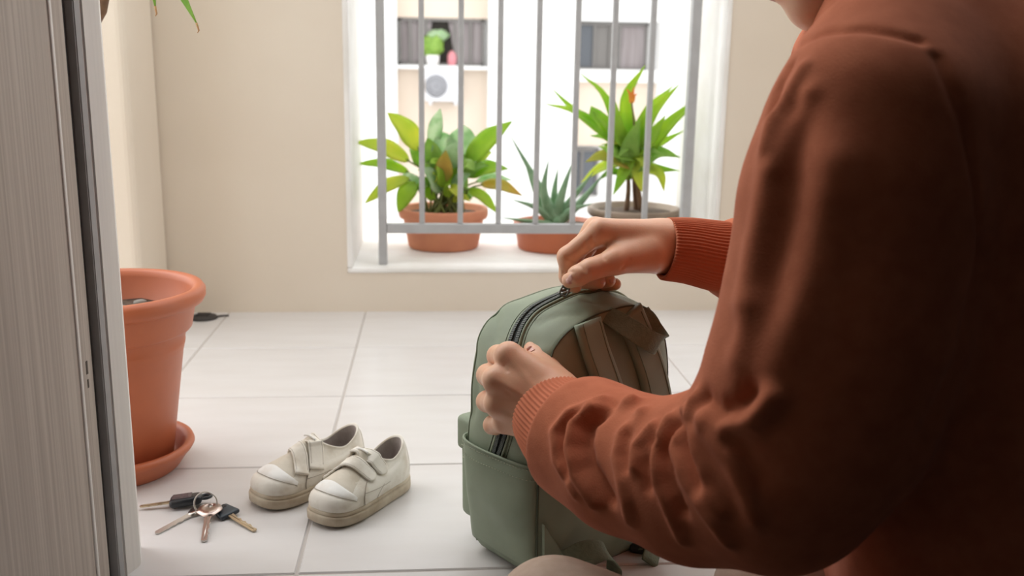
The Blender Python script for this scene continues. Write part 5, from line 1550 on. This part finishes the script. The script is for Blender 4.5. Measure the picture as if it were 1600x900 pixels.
person = link('person', me, M['skin'])
tag(person, 'person in a rust orange sweatshirt and beige trousers bent over the green backpack', 'person')
sw = link('sweatshirt', np_mesh('sweatshirt', V, Q), M['sweat'], person)

def ribbed_cuff(name, rings, nrib, amp, m, parent):
    """rings: (centre, radius, squash) from the hand end to the sleeve; ribs run along the arm"""
    cs = spline([list(c) + [r] for c, r in rings], 22)
    P_, R_ = cs[:, :3], cs[:, 3]
    T = np.gradient(P_, axis=0); T /= np.linalg.norm(T, axis=1)[:, None]
    up = np.array((0, 0, 1.0)); nseg = nrib * 6
    rows = []
    def ring(i, rad, a, sh=0.0):
        A = np.cross(T[i], up); A /= np.linalg.norm(A); B = np.cross(A, T[i])
        th = np.linspace(0, 2 * math.pi, nseg, endpoint=False)
        rr = rad + a * np.cos(th * nrib)
        wv = 1 + 0.02 * np.sin(th * 3 + i * 0.25)
        return P_[i] + T[i] * sh + (A[None] * np.cos(th)[:, None] + B[None] * np.sin(th)[:, None]) * (rr * wv)[:, None]
    rows.append(ring(6, R_[0] - 0.0050, 0)); rows.append(ring(0, R_[0] - 0.0046, 0, 0.001)); rows.append(ring(0, R_[0] - 0.0030, amp * 0.3, -0.0012)); rows.append(ring(0, R_[0] - 0.0008, amp * 0.8, -0.0010))
    for i in range(len(P_)):
        rows.append(ring(i, R_[i], amp))
    vs = np.concatenate(rows); k = nseg; ff = []
    for i in range(len(rows) - 1):
        for j in range(k):
            ff.append((i * k + j, i * k + (j + 1) % k, (i + 1) * k + (j + 1) % k, (i + 1) * k + j))
    return mesh_obj(name, vs, ff, m, parent)
ribbed_cuff('cuff', [((0.1217, 0.8925, 0.2069), 0.0445), ((0.1262, 0.8781, 0.2042), 0.0455), ((0.1326, 0.8605, 0.2017), 0.0475), ((0.1387, 0.8471, 0.1997), 0.0500)], 66, 0.0008, M['rib'], sw)
ribbed_cuff('cuff', [((0.2537, 1.0062, 0.3548), 0.0335), ((0.2795, 1.0094, 0.3514), 0.0355), ((0.3090, 1.0116, 0.3453), 0.0380), ((0.3354, 1.0147, 0.3419), 0.0400)], 60, 0.0008, M['rib'], sw)
# trousers
def trousers_f(P):
    d = rcone(P, HIPL, HIPR, .088, .088)
    for hip, kn, an in ((HIPL, KL, ANKL), (HIPR, KR, ANKR)):
        md = (.27, .600, .055) if hip == HIPL else (.37, .845, .075)
        d = smin(d, chain(P, [(hip, .082), (md, .060), (kn, .055), (an, .044)], 0.02), 0.03)
    return np.maximum(d, P[:, 2] - 0.20)
Vt, Qt = polygonize(trousers_f, (-0.02, 0.42, -0.02), (0.72, 1.1, 0.26), 0.005)
Nt = vnormals(Vt, Qt)
Vt = Vt + Nt * (wob(Vt, 30, 31) * 0.0025 + wob(Vt, 80, 32) * 0.0008)[:, None]
Vt[:, 2] = np.maximum(Vt[:, 2], 0.002)
link('trousers', np_mesh('trousers', Vt, Qt), M['trousers'], person)
# hair: a short cap that leaves face and ears free
def hair_f(P):
    ax = np.array([hf, hr, hu])
    d = ellip(P, hp(-0.022, 0.030, 0), ax, (0.100, 0.082, 0.094))
    d = smin(d, ellip(P, hp(-0.060, -0.020, 0), ax, (0.055, 0.072, 0.075)), 0.03)
    d = d + 0.0012 * np.sin((P @ hr) * 420 + np.sin((P @ hu) * 60)).astype(np.float32)
    cut = (P - hp(0.050, 0.030, 0).astype(np.float32)) @ (hf * 0.92 - hu * 0.39).astype(np.float32)
    low = -((P - hp(0, -0.075, 0).astype(np.float32)) @ hu.astype(np.float32))
    ear = np.minimum(rcone(P, hp(0.02, -0.030, 0.075), hp(0.04, -0.06, 0.075), 0.034, 0.05), rcone(P, hp(0.02, -0.030, -0.075), hp(0.04, -0.06, -0.075), 0.034, 0.05))
    d = -smin(-d, -cut, 0.01); d = -smin(-d, -low, 0.01); d = -smin(-d, ear, 0.01)
    return d
hlo = HC - 0.17; hhi = HC + 0.17
Vh, Qh = polygonize(hair_f, hlo, hhi, 0.004)
link('hair', np_mesh('hair', Vh, Qh), M['hair'], person)
for s in (-1, 1):
    def disc(nm, c, n_, ra, rb, th, m, par):
        n_ = np.array(n_) / np.linalg.norm(n_)
        a_ = np.cross(n_, hu); a_ /= np.linalg.norm(a_); b_ = np.cross(n_, a_)
        vs, ff = [], []
        for q, (sc_, h_) in enumerate(((0.02, th), (0.5, th * 0.85), (0.85, th * 0.45), (1.0, 0.0))):
            for j in range(20):
                t_ = 2 * math.pi * j / 20
                vs.append(c + (a_ * math.cos(t_) * ra + b_ * math.sin(t_) * rb) * sc_ + n_ * h_)
        for q in range(3):
            for j in range(20):
                ff.append((q * 20 + j, q * 20 + (j + 1) % 20, (q + 1) * 20 + (j + 1) % 20, (q + 1) * 20 + j))
        return mesh_obj(nm, vs, ff, m, par)
    e = disc('eye', hp(0.0745, 0.001, 0.031 * s), hf + hr * 0.15 * s, 0.0115, 0.0042, 0.0022, M['eye'], person)
    disc('iris', hp(0.0765, 0.0005, 0.031 * s), hf + hr * 0.15 * s, 0.0045, 0.0040, 0.0012, M['iris'], e)
    v, f = tube(spline([hp(0.0795, 0.023, 0.014 * s), hp(0.078, 0.028, 0.030 * s), hp(0.066, 0.024, 0.048 * s)], 10), [0.001, 0.002, 0.0026, 0.0028, 0.0028, 0.0026, 0.0024, 0.002, 0.0016, 0.0008], 6)
    mesh_obj('eyebrow', v, f, M['hair'], person)
for u_, w_, r_ in ((-0.0535, 0.018, 0.0062), (-0.0650, 0.016, 0.0070)):
    v, f = tube(spline([hp(0.070, -0.0595, -w_ * 1.25), hp(0.0800, u_, -w_ * 0.55), hp(0.0825, u_, 0), hp(0.0800, u_, w_ * 0.55), hp(0.070, -0.0595, w_ * 1.25)], 16),
                r_ * np.sin(np.linspace(0.12, math.pi - 0.12, 16)) ** 0.6, 8)
    mesh_obj('lip', v, f, M['lip'], person)
# nails sit on the finished hand surface
hb = BVHTree.FromPolygons([Vector(p) for p in np.concatenate([V2, V3])], [tuple(int(i) for i in q) for q in np.concatenate([Q2, Q3 + len(V2)])])
def nail(c, along, view, ln, wd):
    """c: point near the fingertip, along: tip direction, view: side the nail lies on"""
    c = np.array(c); al = np.array(along) / np.linalg.norm(along)
    vw = np.array(view) / np.linalg.norm(view)
    sd_ = np.cross(al, vw); sd_ /= np.linalg.norm(sd_); vw = np.cross(sd_, al)
    vs, ff = [], []
    na, nb_ = 9, 7
    for i in range(na):
        for j in range(nb_):
            x = (i / (na - 1) - 0.5) * 2; y = (j / (nb_ - 1) - 0.5) * 2
            ell = math.sqrt(max(0.05, 1 - abs(x) ** 4)) if True else 1
            q = c + al * x * ln / 2 + sd_ * y * wd / 2 * ell + vw * 0.02
            h = hb.ray_cast(Vector(q), Vector(-vw), 0.06)
            p = np.array(h[0]) if h[0] is not None and abs((Vector(q) - h[0]).length - 0.02) < 0.004 else q - vw * 0.0225
            edge = max(abs(x), abs(y))
            vs.append(p + vw * (0.0005 - 0.0013 * edge ** 4))
    for i in range(na - 1):
        for j in range(nb_ - 1):
            b = i * nb_ + j
            ff.append((b, b + 1, b + nb_ + 1, b + nb_))
    mesh_obj('fingernail', vs, ff, M['nail'], person)
for c, al, vw, ln, wd in [((0.1439, 0.9662, 0.3297), (-0.8989, -0.0214, -0.4376), (-0.2487, -0.7433, 0.6210), 0.0090, 0.0085),
    ((0.1847, 0.9972, 0.3200), (0.9953, -0.0717, 0.0649), (0.2043, -0.9712, 0.1223), 0.0070, 0.0070),
    ((0.1972, 1.0116, 0.3175), (0.9833, -0.0454, 0.1763), (0.2043, -0.9712, 0.1223), 0.0070, 0.0065),
    ((0.1020, 0.9356, 0.2629), (-0.4639, 0.2346, 0.8543), (-0.1577, -0.5194, 0.8399), 0.0075, 0.0075)]:
    nail(c, al, vw, ln, wd)
